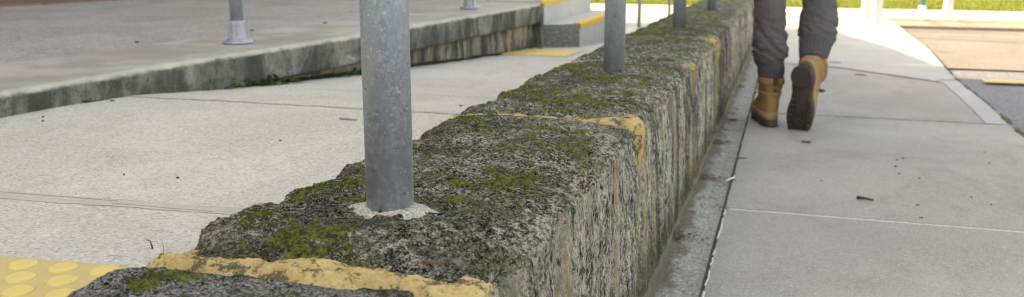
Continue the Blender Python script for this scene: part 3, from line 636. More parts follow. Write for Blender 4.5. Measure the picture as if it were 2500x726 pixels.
# the end part of the slab beside the steps
obj('slab_end',prism([(-1.55,4.735),(-1.238,4.735),(-1.243,4.80),(-1.55,4.80)],.06,PZ-.001,.006),MAT['slab'],plat)
# inner paving, a hair lower than slab rim
def plat_in():
    ys=np.concatenate([np.arange(-6,1,.25),np.arange(1,4.8,.03),[4.8]]); V=[];ns=80
    for y in ys:
        x1=pline(y)-float(np.interp(y,[1.9,2.5,3.3,4.1,4.8],[.30,.25,.19,.13,.12])); x0=-7
        t=np.linspace(0,1,ns)**.5; xx=x0+(x1-x0)*t; V.append(np.stack([xx,np.full(ns,y),np.full(ns,PZ+.003)],1))
    V=np.concatenate(V); V[:,2]+=.003*fbm(V*3.,71,4)-.008*np.tile(ss(.93,1,t),len(ys)); ny=len(ys); a=(np.arange(ny-1)[:,None]*ns+np.arange(ns-1)[None,:]).ravel()
    return fastmesh('paving',V,np.stack([a,a+1,a+ns+1,a+ns],1))
obj('paving',plat_in(),MAT['plat'],plat)
obj('paving_end',mk('pe',[(-7,4.8,PZ+.002),(-1.30,4.8,PZ+.002),(-1.30,PEND,PZ+.002),(-7,PEND,PZ+.002)],[(0,1,2,3)]),MAT['plat'],plat)
def retain_mesh():
    ys=np.arange(1.5,4.80,.012); zs_=np.linspace(0,1,26); V=[]
    for y in ys:
        zb=float(zramp(0,y))-.03; zt_=PZ-.100; V.append(np.stack([np.full(26,pline(y)-.048),np.full(26,y),zb+(zt_-zb)*zs_],1))
    V=np.concatenate(V); n=fbm(V*np.array([7,7,10.]),81,4); n2=fbm(V*45.,83,3); V[:,0]+=.011*n+.003*n2; ns=26;ny=len(ys)
    a=(np.arange(ny-1)[:,None]*ns+np.arange(ns-1)[None,:]).ravel(); return fastmesh('retaining_wall',V,np.stack([a,a+ns,a+ns+1,a+1],1))
obj('retaining_wall',retain_mesh(),MAT['retain'],plat)
obj('wall_core',prism([(-7,4.74),(-1.33,4.74),(-1.33,PEND),(-7,PEND)],-.3,PZ-.004,0),MAT['retain'],plat)
# soil and moss line at foot of the retaining wall; near end paints in the slab gap's shade
def soil_shade_mesh():
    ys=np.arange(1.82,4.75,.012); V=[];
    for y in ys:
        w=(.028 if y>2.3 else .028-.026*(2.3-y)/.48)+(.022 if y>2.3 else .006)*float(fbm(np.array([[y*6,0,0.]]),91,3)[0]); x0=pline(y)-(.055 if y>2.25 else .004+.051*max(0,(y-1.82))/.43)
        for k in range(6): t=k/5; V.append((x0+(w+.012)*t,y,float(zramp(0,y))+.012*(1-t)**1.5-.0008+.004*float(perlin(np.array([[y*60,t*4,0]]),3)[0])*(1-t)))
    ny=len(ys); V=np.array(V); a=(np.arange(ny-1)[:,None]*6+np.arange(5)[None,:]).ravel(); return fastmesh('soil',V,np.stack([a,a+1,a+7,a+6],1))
M=MT('soil with moss and gap shade'); n=M.noise(M.pos,28,5,.7); M.col(M.mix(M.ramp(n,.48,.64),(.035,.029,.022),(.06,.068,.026))); M.bump(M.noise(M.pos,140,4),.005); MAT['soil']=M.m
obj('soil_and_gap_shade',soil_shade_mesh(),MAT['soil'],kind='structure')

# flanged platform posts
def make_fpost():
    t=thing('railing_post','railing post in a pale bolted foot casting on the platform edge, larger of the two','post',group='galvanised posts in foot castings along the platform edge')
    obj('tube',tube([(0,0,.055),(0,0,.5),(0,0,.95)],.0205,48),MAT['galv'],t)
    f=obj('foot_casting',lathe([(.046,0),(.047,.004),(.044,.008),(.033,.010),(.0295,.016),(.0275,.05),(.0262,.070),(.0245,.073),(.0206,.073)],40),MAT['galvl'],t,smooth=True)
    for a in (-1.25,-2.05,.3,2.0):
        x,y=math.cos(a),math.sin(a)
        m=prism([(-.003,.026),(.003,.026),(.003,.036),(-.003,.036)],.008,.068,.0012); o=obj('rib',m,MAT['galvl'],f); o.rotation_euler=(0,0,a-math.pi/2)
    for z in (.055,.030):
        m=tube([(0,-.0255,z),(0,-.0295,z)],.0042,10); o=obj('screw',m,MAT['hole'],f); o.rotation_euler=(0,0,.30)
    return t
r0=make_fpost(); r0.location=(-1.692,2.60,PZ+.002); r0.rotation_euler=(0,0,.25)
dup(r0,(-1.472,4.25,PZ+.002),.6,'smaller railing post and foot casting farther along the platform edge')
dup(r0,(-1.36,4.98,PZ+.003),.6,'railing post foot at the platform corner beside the yellow-edged steps')
# ------------------------------------------------------------------ steps
st=thing('concrete_steps','two pale concrete steps with worn yellow nosings at the far end of the raised platform','steps')
S1=[(-1.262,4.83),(-1.076,4.935),(-1.045,5.93),(-1.262,5.93)]
m=prism(S1,-.1,.198,.004); m.materials.append(MAT['cream']); m.materials.append(MAT['stepg'])
for p_ in m.polygons:
    if p_.normal.y<-.6: p_.material_index=1
obj('lower_step',m,None,st)
m=prism([(-1.55,4.806),(-1.262,4.806),(-1.222,5.93),(-1.55,5.93)],-.1,PZ+.005,.004); m.materials.append(MAT['cream']); obj('upper_step',m,None,st)
def nosing(P,z,w=.045,drop=.028):
    (a,b),(c,d)=P; L=math.hypot(c-a,d-b); nx,ny=(d-b)/L,-(c-a)/L; v=[];f=[];N=20
    for k in range(N+1):
        t=k/N; x,y=a+(c-a)*t,b+(d-b)*t
        for (o_,zz) in ((-w,.0025),(-.004,.003),(.002,.0015),(.0035,-.004),(.0035,-drop)): v.append((x+nx*o_,y+ny*o_,z+zz))
    for k in range(N):
        for i in range(4): f.append((k*5+i,k*5+i+1,k*5+6+i,k*5+5+i))
    return mk('nosing',v,f)
obj('nosing',nosing([(-1.0765,4.937),(-1.045,5.93)],.198),MAT['yelnose'],st)
obj('nosing',nosing([(-1.262,4.808),(-1.222,5.93)],PZ+.005),MAT['yelnose'],st)

# ------------------------------------------------------------------ brick building (unseen upper mass sized to cast the shade)
bd=thing('brick_building','red brick building whose wall foot shows at the top left corner beyond the platform','building')
B0=np.array([-3.69,3.64]); bdv=np.array([.17,.52])/math.hypot(.17,.52)
def bp(y): return (float(B0[0]+(y-B0[1])*bdv[0]/bdv[1]),y)
# facade as own object with local frame along the wall so the brick courses run along it
def wallbox(P,Q,z0,z1,th,mat,parent,name):
    L=math.hypot(Q[0]-P[0],Q[1]-P[1]); m=mk(name,[(0,z0,0),(L,z0,0),(L,z1,0),(0,z1,0),(0,z0,-th),(L,z0,-th),(L,z1,-th),(0,z1,-th)],[(0,1,2,3),(5,4,7,6),(1,5,6,2),(4,0,3,7),(3,2,6,7),(4,5,1,0)])
    o=obj(name,m,mat,parent); a=math.atan2(Q[1]-P[1],Q[0]-P[0]); o.location=(P[0],P[1],0); o.rotation_euler=(math.pi/2,0,a); return o
ZB=PZ
HT=7.6
wallbox(bp(-5.5),bp(6.05),ZB-.34,HT,.3,MAT['brick'],bd,'front_wall')
wallbox(bp(6.05),(-13,6.05),ZB-.6,HT,.3,MAT['brick'],bd,'side_wall')
wallbox((-13,-5.5),bp(-5.5),ZB-.6,HT,.3,MAT['brick'],bd,'side_wall')
obj('roof',prism([bp(-5.6),(bp(6.1)[0]+.02,6.1),(-13,6.1),(-13,-5.6)],HT,HT+.12,0),plain('roof sheet',(.25,.25,.26)),bd)
glassm=MT('dark window glass',.08,0,.6); glassm.col((.03,.035,.04))
for k,yy in enumerate((-3.5,-.9,1.7,4.3)):
    for zz in (1.3,4.6):
        P=bp(yy);Q=bp(yy+1.2); nrm=np.array([bdv[1],-bdv[0]])
        f=wallbox((P[0]+nrm[0]*.02,P[1]+nrm[1]*.02),(Q[0]+nrm[0]*.02,Q[1]+nrm[1]*.02),zz,zz+1.4,.015,MAT['white'],bd,'window')
        L=1.27; m=mk('pane',[(.06,zz+.06,.004),(L-.08,zz+.06,.004),(L-.08,zz+1.34,.004),(.06,zz+1.34,.004)],[(0,1,2,3)]); obj('pane',m,glassm.m,f)
# lower annexe past the platform end, unseen, added to shape the far shadow edge
LH=3.55
an=prism([(-2.74,6.12),(-2.90,7.2),(-3.30,8.87),(-13,8.87),(-13,6.12)],-.3,LH,0); obj('shadow_block',an,MAT['brick'],bd)

# ------------------------------------------------------------------ far posts
def sqpost(x,y,label):
    t=thing('white_post',label,'post',(x,y,float(zs(x,y))),.35,'white posts beside the road crossing')
    obj('shaft',box(-.036,-.036,-.02,.036,.036,1.1,.004),MAT['white'],t); obj('cap',box(-.040,-.040,1.1,.040,.040,1.125,.004),MAT['white'],t)
    obj('base_plate',box(-.046,-.046,-.02,.046,.046,.010,.002),MAT['white'],t); return t
sqpost(.775,10.09,'farther of the pair of white posts on the sunlit path')
sqpost(.80,9.20,'nearer of the pair of white posts, at the road corner')
sqpost(1.59,10.42,'lone white post on the far side of the road, right of the teal sign post')
t=thing('sign_post','thin teal post with a white foot standing between the white posts before the lawn','post',(1.445,11.2,-.164))
obj('shaft',tube([(0,0,.05),(0,0,1.2)],.030,24),MAT['teal'],t); obj('foot',lathe([(.062,-.02),(.060,.012),(.045,.03),(.037,.085),(.033,.09)],24),MAT['white'],t,smooth=True)
for x,y,r,l in ((-1.221,8.0,.0165,'slim grey green post beyond the steps, just right of the second wall post'),(-.965,8.0,.0125,'slimmer grey green post close left of the third wall post, rising behind the wall')):
    t=thing('slim_post',l,'post',(x,y,-.11),0,'slim grey green posts beyond the wall')
    obj('shaft',tube([(0,0,0),(0,0,1.0)],r,20),MAT['greenpost'],t); obj('foot_plate',lathe([(r*2.2,0),(r*2.2,.006),(r*1.1,.01)],20),MAT['greenpost'],t)

# ------------------------------------------------------------------ weeds
leafm=plain('weed leaf',(.055,.105,.03),.55,var=.35,sc=25); mossg=plain('yellow green tuft',(.16,.19,.04),.8,var=.4)
def leaf(bx,by,bz,L,w,az,el,bend):
    v=[];f=[];n=6
    for k in range(n+1):
        t=k/n; ww=w*math.sin(math.pi*min(1,t*.92+.06))**.8; e=el-bend*t; 
        if k==0: x,z=0,0
        else: x+=L/n*math.cos(e); z+=L/n*math.sin(e)
        for s_ in (-1,0,1):
            lx=x; ly=s_*ww; lz=z+abs(s_)*ww*.35
            v.append((bx+lx*math.cos(az)-ly*math.sin(az),by+lx*math.sin(az)+ly*math.cos(az),bz+lz))
    for k in range(n):
        for i in range(2): f.append((k*3+i,k*3+i+1,k*3+4+i,k*3+3+i))
    return v,f
def weed(x,y,label,nl,L,w,mat,seed,name='weed',spread=.03):
    rnd=random.Random(seed); V=[];F=[]
    for k in range(nl):
        v,f=leaf(rnd.uniform(-spread,spread)*.6,rnd.uniform(-spread,spread),0,L*rnd.uniform(.6,1.2),w*rnd.uniform(.6,1.2),rnd.uniform(-1.6,1.6),rnd.uniform(.3,1.2),rnd.uniform(.5,1.4))
        i=len(V); V+=v; F+=[tuple(a+i for a in q) for q in f]
    o=obj(name,mk(name,V,F),mat,None,label,'weed','weeds at the foot of the platform wall',smooth=True); o.location=(x,y,float(zramp(0,y))+.004); return o
for i,(y,nl,L,w,mt,s_,lb) in enumerate([(2.52,34,.058,.012,leafm,1,'broad-leaved green weed under the slab edge, largest of the clumps by the ramp'),(2.60,16,.05,.010,leafm,2,'small leafy weed just right of the broad-leaved clump under the slab'),(2.37,50,.05,.004,mossg,3,'low yellowish grassy tuft left of the broad-leaved weed'),(2.44,30,.04,.004,leafm,4,'short grass tuft between the yellowish tuft and the broad-leaved weed'),(2.27,14,.016,.003,mossg,9,'tiny leftmost tuft in the dark gap under the slab edge'),(3.02,30,.045,.005,leafm,5,'dark green tuft at the wall foot just left of the near post'),(2.90,20,.035,.004,leafm,6,'small sparse tuft a little left of the near post at the wall foot'),(3.35,10,.02,.004,mossg,7,'small mossy tuft at the platform wall foot just right of the near post')]):
    weed(pline(y)-.022,y,lb,nl,L,w,mt,s_,spread=.05)
weed(-.198,4.35,'small bright tuft in the footing where the wall foot meets the walker\'s left boot',16,.02,.003,mossg,12,spread=.02).location=(-.185,4.38,float(zs(0,4.38))+.002)

# ------------------------------------------------------------------ litter & debris
dk=plain('dark dried leaf bit',(.07,.055,.042),.9); lf=plain('brown leaf litter',(.13,.085,.055),.9,var=.4)
G='dark dry leaf bits scattered on the grey footpath'
for i,(x,y,r,ex) in enumerate([(.337,2.356,.006,1.2),(.331,2.237,.0065,1.3),(.366,2.93,.008,1),(.345,2.90,.005,1.4),(.332,2.803,.008,1.3),(.331,2.705,.005,1.4),(.379,2.664,.004,1),(.478,2.479,.005,1),(.511,2.416,.004,1),(.603,2.936,.005,1),(.62,3.1,.003,1),(.12,2.55,.003,1.2),(.55,2.1,.004,1.2),(.70,2.5,.004,1)]):
    flake(x,y,float(zs(x,y))+.001,r*.65,dk,'small dark dry leaf bit lying on the grey footpath slabs','leaf bit','leaf_bit',40+i,G,.003,ex,random.uniform(0,3))
stick([(.198,2.372,.019),(.215,2.366,.020),(.236,2.362,.018)],.0045,dk,'short dark twig lying on the footpath slab below the walker\'s raised boot','twig','footpath_twig')
flake(.088,3.096,float(zs(0,3.096))+.0015,.017,dk,'largest dark leaf fragment, on the footpath right under the toe of the raised boot','dead leaf','curled_leaf',5,None,.004,1.0)
flake(.387,5.064,float(zs(0,5.06))+.002,.02,plain('flat brown leaf',(.16,.12,.09)),'flat brown leaf on the footpath beside the skewed joint','dead leaf','flat_leaf',6,None,.003,1.4)
flake(.29,5.64,float(zs(0,5.6))+.002,.035,plain('faint grey patch',(.2,.2,.2)),'flat grey leaf on the footpath beyond the skewed joint','dead leaf','grey_leaf',8,None,.002,1.3)
G='dark grit specks scattered on the pale ramp'
for i,(x,y,r) in enumerate([(-.781,2.178,.006),(-1.571,1.631,.005),(-1.535,1.592,.0045),(-1.588,1.876,.009),(-.95,1.257,.0035),(-.937,1.563,.004),(-1.05,1.25,.002)]):
    flake(x,y,float(zramp(x,y))+.0006,r*.6,dk,'small dark grit speck lying on the pale ramp concrete','grit speck','grit_speck',80+i,G,.0025,1.3)
flake(-.915,1.81,float(zramp(0,1.81))+.001,.018,plain('grey scuff leaf',(.22,.21,.2)),'faded grey leaf on the ramp just left of the near post','dead leaf','faded_leaf',12,None,.0018,1.6).scale=(1,.5,1)
for i,(x,y) in enumerate([(-1.86,2.95),(-1.79,2.78),(-2.0,2.5),(-1.75,3.3)]):
    flake(x,y,PZ+.005,.007,dk,'dark dry speck on the brown grey platform paving','grit speck','paving_speck',100+i,'dark specks on the platform paving',.004,1.2)
# brown litter and bent white straw in the wall-side joint
V=[];F=[];rnd=random.Random(5)
for k in range(60):
    v,f=leaf(rnd.gauss(0,.022),rnd.gauss(0,.016),rnd.uniform(0,.002),rnd.uniform(.006,.014),rnd.uniform(.0015,.003),rnd.uniform(0,6.3),rnd.uniform(0,.3),rnd.uniform(0,.4)); i=len(V); V+=v; F+=[tuple(a+i for a in q) for q in f]
o=obj('leaf_litter',mk('ll',V,F),lf,None,'brown leaf litter heap against the wall foot beside the bent white straw','leaf litter',None,'stuff'); o.location=(-.165,2.482,float(zs(0,2.48))+.004)
o2=o.copy(); C.objects.link(o2); o2.location=(-.18,3.0,float(zs(0,3.0))+.003); o2['label']='thin scatter of brown leaf crumbs at the wall foot halfway to the boots'
o2=o.copy(); C.objects.link(o2); o2.location=(-.19,1.92,float(zs(0,1.9))+.004); o2['label']='thin scatter of brown leaf crumbs at the wall foot nearest the camera'
stick([(-.128,2.452,.0165),(-.118,2.468,.0185),(-.110,2.484,.0195),(-.1085,2.497,.0185),(-.110,2.512,.0175)],.0022,whitem,'bent white straw lying across the joint beside the wall footing','straw','bent_straw')
flake(-.192,1.885,float(zs(0,1.9))+.006,.0055,dk,'dark pebble on the wall footing nearest the camera','pebble','pebble',22,None,.005)
flake(-.104,2.78,float(zs(0,2.78))+.001,.009,dk,'dark leaf bit on the joint line midway between straw and boots','leaf bit','joint_leaf',23,None,.003,1.6)
flake(-.165,3.45,float(zs(0,3.45))+.003,.011,dk,'dark leaf on the wall footing beside the walker\'s left boot','dead leaf','footing_leaf',24,None,.004,1.4)
flake(-1.33,4.80,float(zramp(0,4.8))+.003,.022,whitem,'crumpled white paper scrap at the platform corner by the steps','paper scrap','crumpled_paper',25,None,.03)

# ------------------------------------------------------------------ the walker
person=thing('person','person walking away in charcoal cuffed trousers and tan suede boots, right boot sole raised','person',(0,0,0))
def fabric(name,c,sc=900):
    M=MT(name,.85,0,.2); n=M.noise(M.oc(),9,4); col=M.mix(n,tuple(x*.7 for x in c),tuple(x*1.3 for x in c)); w=M.noise(M.oc(),sc,2); M.col(M.mix(M.math('MULTIPLY',w,.4),col,tuple(x*1.6 for x in c))); M.bump(M.math('ADD',w,M.math('MULTIPLY',M.noise(M.oc(),60,4),2)),.0012,.6); return M.m
MAT['trouser']=fabric('charcoal cotton',(.084,.077,.080)); MAT['rib']=fabric('charcoal ribbed cuff',(.068,.063,.066))
MAT['suede']=fabric('tan suede',(.25,.148,.068),500); MAT['suede2']=fabric('pale worn suede',(.30,.20,.11),500); MAT['sole']=plain('dark brown rubber sole',(.062,.042,.036),.7,var=.25,sc=40); MAT['edge']=plain('brown welt',(.16,.10,.07),.7)
MAT['skin']=plain('skin',(.45,.27,.19),.55,var=.1); MAT['jacket']=fabric('dark jacket',(.05,.06,.08)); MAT['hair']=plain('dark hair',(.03,.022,.016),.6)
def crease(V,seed,amp=1.0,fz=34):
    """soft trouser folds: diagonal wrinkles"""
    W=V*np.array([11,11,fz]); W[:,2]+=V[:,0]*60*.35; n=fbm(W,seed,3,.5); r=(1-np.abs(n)*2.2); return amp*(.0055*n+.0055*np.clip(r,-1,1)**3)
def leg_loft(path,rad,seed,name,foldf=None,n=72,sub=110):
    path=np.array(path,float); rad=np.array(rad,float); k=len(path)
    t=np.linspace(0,k-1,sub); ti=np.arange(k)
    def cub(a):
        # catmull-rom through the control points
        out=np.zeros((sub,a.shape[1]))
        for i,tt in enumerate(t):
            j=min(int(tt),k-2); u=tt-j; p0,p1,p2,p3=a[max(j-1,0)],a[j],a[j+1],a[min(j+2,k-1)]
            out[i]=.5*((2*p1)+(-p0+p2)*u+(2*p0-5*p1+4*p2-p3)*u*u+(-p0+3*p1-3*p2+p3)*u**3)
        return out
    Pc=cub(path); Rc=cub(rad); V=[];Nn=[]
    for i in range(sub):
        tg=Vector(Pc[min(i+1,sub-1)]-Pc[max(i-1,0)]).normalized(); ax=Vector((1,0,0)); b=tg.cross(ax).normalized(); a=b.cross(tg).normalized()
        for q in range(n):
            an=2*math.pi*q/n; d=a*math.cos(an)*Rc[i][0]+b*math.sin(an)*Rc[i][1]; V.append(Vector(Pc[i])+d); Nn.append(d.normalized())
    V=np.array([tuple(v) for v in V]); Nn=np.array([tuple(v) for v in Nn])
    amp=np.repeat(np.interp(t,ti,foldf if foldf else [1]*k),n)
    V=V+Nn*(crease(V,seed)*amp)[:,None]
    a_=(np.arange(sub-1)[:,None]*n+np.arange(n)[None,:]).ravel(); b_=(np.arange(sub-1)[:,None]*n+(np.arange(n)[None,:]+1)%n).ravel()
    return V,np.stack([a_,b_,b_+n,a_+n],1)
# left (standing) leg, from the cuff up to the hip   (x,y,z)
Lp=[(-.040,3.405,.150),(-.041,3.41,.178),(-.042,3.412,.205),(-.046,3.415,.228),(-.047,3.42,.262),(-.050,3.425,.300),(-.056,3.43,.36),(-.062,3.44,.44),(-.066,3.46,.55),(-.058,3.50,.72),(-.045,3.53,.88)]
Lr=[(.042,.043),(.044,.046),(.046,.050),(.054,.060),(.061,.068),(.057,.066),(.054,.066),(.054,.068),(.064,.078),(.080,.09),(.092,.105)]
Lf=[.15,.2,.4,.9,1.3,1.3,1.1,1,1,1,.6]
Rp=[(.100,3.43,.235),(.102,3.445,.256),(.104,3.462,.278),(.110,3.485,.308),(.113,3.52,.345),(.112,3.58,.405),(.108,3.645,.48),(.10,3.70,.55),(.09,3.66,.68),(.075,3.58,.86)]
Rr=[(.047,.046),(.049,.050),(.053,.055),(.062,.066),(.065,.070),(.060,.068),(.061,.070),(.068,.074),(.080,.088),(.092,.105)]
Rf=[.15,.25,.7,1.2,1.3,1.1,1,1,1,.6]
V1,F1=leg_loft(Lp,Lr,3,'l',Lf); V2,F2=leg_loft(Rp,Rr,8,'r',Rf)
# hips
Hp=[(.012,3.55,.80),(.012,3.55,.86),(.012,3.55,.93),(.012,3.55,1.0),(.012,3.55,1.05)]; Hr=[(.08,.07),(.165,.115),(.172,.118),(.158,.105),(.150,.10)]
V3,F3=leg_loft(Hp,Hr,12,'h',[.6]*5,72,30)
V=np.concatenate([V1,V2,V3]); F=np.concatenate([F1,F2+len(V1),F3+len(V1)+len(V2)])
tr=obj('trousers',fastmesh('trousers',V,F),MAT['trouser'],person)
# ribbed cuffs
def cuff(path,rad,parent):
    V,F=leg_loft(path,rad,5,'c',[0]*len(path),96,24); 
    n=96; ang=np.tile(np.arange(n),24); ctr=np.repeat(V.reshape(24,n,3).mean(1),n,0); V=ctr+(V-ctr)*(1+.02*np.cos(ang*math.pi*2*24/ n))[:,None]
    return obj('cuff',fastmesh('cuff',V,F),MAT['rib'],parent)
cuff([(-.038,3.402,.148),(-.040,3.406,.170),(-.041,3.41,.192),(-.044,3.414,.214)],[(.041,.043),(.044,.047),(.047,.051),(.045,.049)],tr)
cuff([(.100,3.425,.228),(.102,3.443,.252),(.105,3.462,.276),(.108,3.478,.296)],[(.045,.045),(.051,.051),(.055,.058),(.053,.056)],tr)

def boot_outline(t,u,L,w):
    """foot outline: u in 0..1 angle around; returns x(width) y(length from heel) """
    pass
def ring(level):
    pass
def foot_ring(y0,y1,wh,wt,n=56,waist=.0,skew=0.0):
    """closed outline from heel y0 to toe y1; half-width at heel wh, at ball wt, optional waist narrowing"""
    pts=[]
    for k in range(n):
        a=2*math.pi*k/n; s=math.cos(a); # +1 toe, -1 heel
        t=(1-s*-1)/2 if False else (s+1)/2
        y=y0+(y1-y0)*t
        w=wh+(wt-wh)*(t**.9); w-=waist*math.exp(-((t-.42)/.16)**2)
        x=abs(math.sin(a))**.72*(1 if math.sin(a)>=0 else -1)*w
        pts.append((x+skew*(t-.3)*.028,y))
    return pts
def loft_rings(rings,cap_top=False,cap_bot=True,name='m',disp=None):
    n=len(rings[0]); V=[p for r in rings for p in r]; f=[]
    for i in range(len(rings)-1):
        for k in range(n): f.append((i*n+k,i*n+(k+1)%n,(i+1)*n+(k+1)%n,(i+1)*n+k))
    if cap_bot: f.append(tuple(range(n))[::-1])
    if cap_top: f.append(tuple((len(rings)-1)*n+k for k in range(n)))
    m=mk(name,V,f); bm=bmesh.new(); bm.from_mesh(m); bmesh.ops.recalc_face_normals(bm,faces=bm.faces); bm.to_mesh(m); bm.free()
    m.polygons.foreach_set('use_smooth',[True]*len(m.polygons)); return m
def make_boot(side,parent):
    """local frame: heel back at y=0, toe at +y, sole bottom z=0. side=-1 left +1 right"""
    t=bpy.data.objects.new('boot',None); C.objects.link(t); t.parent=parent
    sk=-side*1.0
    # sole and heel
    LL=.285
    zs_=[0,.004,.014,.026,.033]; rings=[]
    for z,g_ in zip(zs_,[-.004,0,.001,.0,-.003]):
        rings.append([(x*(1+g_/.04),y,z+(.012*ss(.75,1,np.array([y/LL]))[0])*(1 if z<.03 else .6)) for x,y in foot_ring(-.004-g_*.5,LL+g_*.5,.040,.050,waist=.012,skew=sk)])
    sole=obj('sole',loft_rings(rings,True,True,'sole'),MAT['sole'],t)
    # deep-cut tread: heel block, ball blocks and curved lugs
    def lug(poly,z0=-.007,z1=.002): 
        m=prism(poly,z0,z1,.0012); obj('tread_lug',m,MAT['sole'],sole)
    hr=[(x*.93,y) for x,y in foot_ring(.002,.082,.036,.038,n=28)]
    m=prism(hr,-.010,.002,.0015); obj('heel_block',m,MAT['sole'],sole)
    cx=sk*.010
    for rr in (.012,.021,.030):
        pts=[]; 
        for k in range(17): a=math.pi*2*k/16; 
        o_=[(cx+rr*.95*math.cos(a),.195+rr*1.25*math.sin(a)) for a in np.linspace(-.25*math.pi,1.25*math.pi,20)]
        i_=[(cx+(rr-.005)*.95*math.cos(a),.195+(rr-.005)*1.25*math.sin(a)) for a in np.linspace(1.25*math.pi,-.25*math.pi,20)]
        lug(o_+i_,-.0055)
    for k in range(7):
        yy=.125+k*.020
        cx=sk*(yy/LL-.3)*.028
        for s_ in (-1,1):
            w=.0375-.0022*abs(k-3)+(.002 if k>3 else 0); lug([(cx+s_*(w-.009),yy),(cx+s_*w,yy+.001),(cx+s_*w,yy+.013),(cx+s_*(w-.009),yy+.011)])
    cx=sk*.017; lug([(cx-.02,.258),(cx+.02,.258),(cx+.014,.270),(cx-.014,.270)])
    obj('welt',loft_rings([[(x*1.01,y,z) for x,y in foot_ring(-.005,LL+.002,.0405,.0505,waist=.012,skew=sk)] for z in (.0285,.034)]+[[(x*.96,y,.0365) for x,y in foot_ring(-.001,LL-.004,.0405,.0505,waist=.012,skew=sk)]],True,True,'welt'),MAT['edge'],t)
    # upper
    lv=[(.033,.003,.280,.037,.047,.010),(.050,.001,.279,.039,.048,.009),(.066,.001,.266,.0395,.046,.007),(.080,.003,.232,.039,.043,.005),(.095,.006,.190,.038,.040,.003),(.112,.010,.156,.0375,.038,0),(.130,.012,.138,.040,.039,0),(.150,.011,.134,.043,.041,0),(.170,.008,.134,.045,.043,0),(.186,.006,.136,.047,.045,0)]
    rings=[]
    lv2=[]
    for a,b in zip(lv[:-1],lv[1:]):
        for k in range(5): q=k/5; lv2.append(tuple(a[i]+(b[i]-a[i])*q for i in range(6)))
    lv2.append(lv[-1])
    for (z,y0,y1,wh,wt,wa) in lv2:
        rg=[]
        for x,y in foot_ring(y0,y1,wh,wt,waist=wa,skew=sk*max(0,1-(z-.05)/.08)):
            n_=float(perlin(np.array([[x*28,y*28,z*34+side*5]]),17)[0])*.0035+float(perlin(np.array([[x*9,y*14,z*70+side*9]]),27)[0])*.0022
            q=1+n_/.04; rg.append((x*q,.07+(y-.07)*(1+n_*4),z))
        rings.append(rg)
    up=obj('upper',loft_rings(rings,False,True,'upper'),MAT['suede'],t)
    # padded collar, heel counter, seams
    def band(z0,z1,off,mat,name,amin=None):
        r_=[]
        def at(z):
            for a,b in zip(lv[:-1],lv[1:]):
                if a[0]<=z<=b[0]: q=(z-a[0])/(b[0]-a[0]); return tuple(a[i]+(b[i]-a[i])*q for i in range(6))
            return lv[-1]
        N=6
        for k in range(N+1):
            z=z0+(z1-z0)*k/N; L_=at(z); o_=off*math.sin(math.pi*(k/N)**.6) if k not in (0,N) else -.001
            r_.append([(x*(1+(o_+.0005)/.04),y+(1 if y>.07 else -1)*(o_+.0005)*.6,z) for x,y in foot_ring(L_[1],L_[2],L_[3],L_[4],waist=L_[5],skew=sk*max(0,1-(z-.05)/.08))])
        return obj(name,loft_rings(r_,False,False,name),mat,up)
    band(.160,.190,.0045,MAT['suede'],'collar'); band(.128,.133,.0030,MAT['suede2'],'seam_band'); band(.034,.058,.0035,MAT['suede2'],'rand')
    # heel pull tab
    m=prism([(-.009,-.004),(.009,-.004),(.009,.004),(-.009,.004)],.0,.034,.002); o=obj('pull_tab',m,MAT['sole'],up); o.location=(0,.004,.166); o.rotation_euler=(.12,0,0)
    m=prism([(-.006,-.002),(.006,-.002),(.005,.002),(-.005,.002)],0,.012,.001); o=obj('heel_patch',m,MAT['sole'],up); o.location=(0,.004,.140)
    # laces
    for k in range(4):
        z=.172-k*.022; y=.137+k*k*.006+ (0.004 if k==0 else .004)
        o=obj('lace',tube([(-.026,y-.012,z),(-.01,y+.004,z+.003),(.01,y+.004,z-.003),(.026,y-.012,z)],.0028,8),MAT['sole'],up)
    if side>0:
        o=obj('lace_bow',tube([(0,.142,.165),(.02*side,.158,.176),(.038*side,.160,.168),(.03*side,.158,.150),(.008*side,.145,.160)],.0035,8),MAT['sole'],up)
        o=obj('lace_bow',tube([(0,.142,.163),(.012*side,.156,.140),(.024*side,.160,.118)],.003,8),MAT['sole'],up)
    return t
bl=make_boot(-1,person); bl.location=(-.020,3.342,-.006); bl.rotation_euler=(0,0,.30); bl.scale=(.92,.92,.92)
br=make_boot(1,person); 
# raised rear foot: toe down, sole facing the camera
Mx=Matrix.Translation((.060,3.262,.232))@Matrix.Rotation(math.radians(-5),4,'Y')@Matrix.Rotation(math.radians(-78),4,'X')@Matrix.Rotation(math.radians(14),4,'Y')
br.matrix_local=Mx@Matrix.Diagonal((1.03,.96,.96,1))
# body (mostly out of frame): one continuous skinned figure
def skinned(name,verts,edges,radii,root,mat,parent,lev=2):
    m=bpy.data.meshes.new(name); m.from_pydata(verts,edges,[]); m.update(); o=obj(name,m,mat,parent)
    o.modifiers.new('skin','SKIN'); 
    if not m.skin_vertices: m.attributes  # created by modifier below
    return o
bv=[(0.012,3.55,.95),(.012,3.56,1.10),(.012,3.575,1.25),(.012,3.58,1.38),(.012,3.58,1.45),(.012,3.59,1.52),(.012,3.60,1.58),(.012,3.61,1.66),(.012,3.605,1.72),
    (-.15,3.58,1.40),(-.20,3.57,1.26),(-.235,3.60,1.12),(-.235,3.70,.93),(-.232,3.72,.88),
    (.174,3.58,1.40),(.222,3.55,1.26),(.25,3.50,1.13),(.25,3.49,.92),(.248,3.50,.87),
    (-.045,3.53,.86),(-.062,3.46,.50),(-.04,3.42,.13),(.07,3.58,.86),(.107,3.69,.54),(.103,3.46,.245)]
be=[(0,1),(1,2),(2,3),(3,4),(4,5),(5,6),(6,7),(7,8),(3,9),(9,10),(10,11),(11,12),(12,13),(3,14),(14,15),(15,16),(16,17),(17,18),(0,19),(19,20),(20,21),(0,22),(22,23),(23,24)]
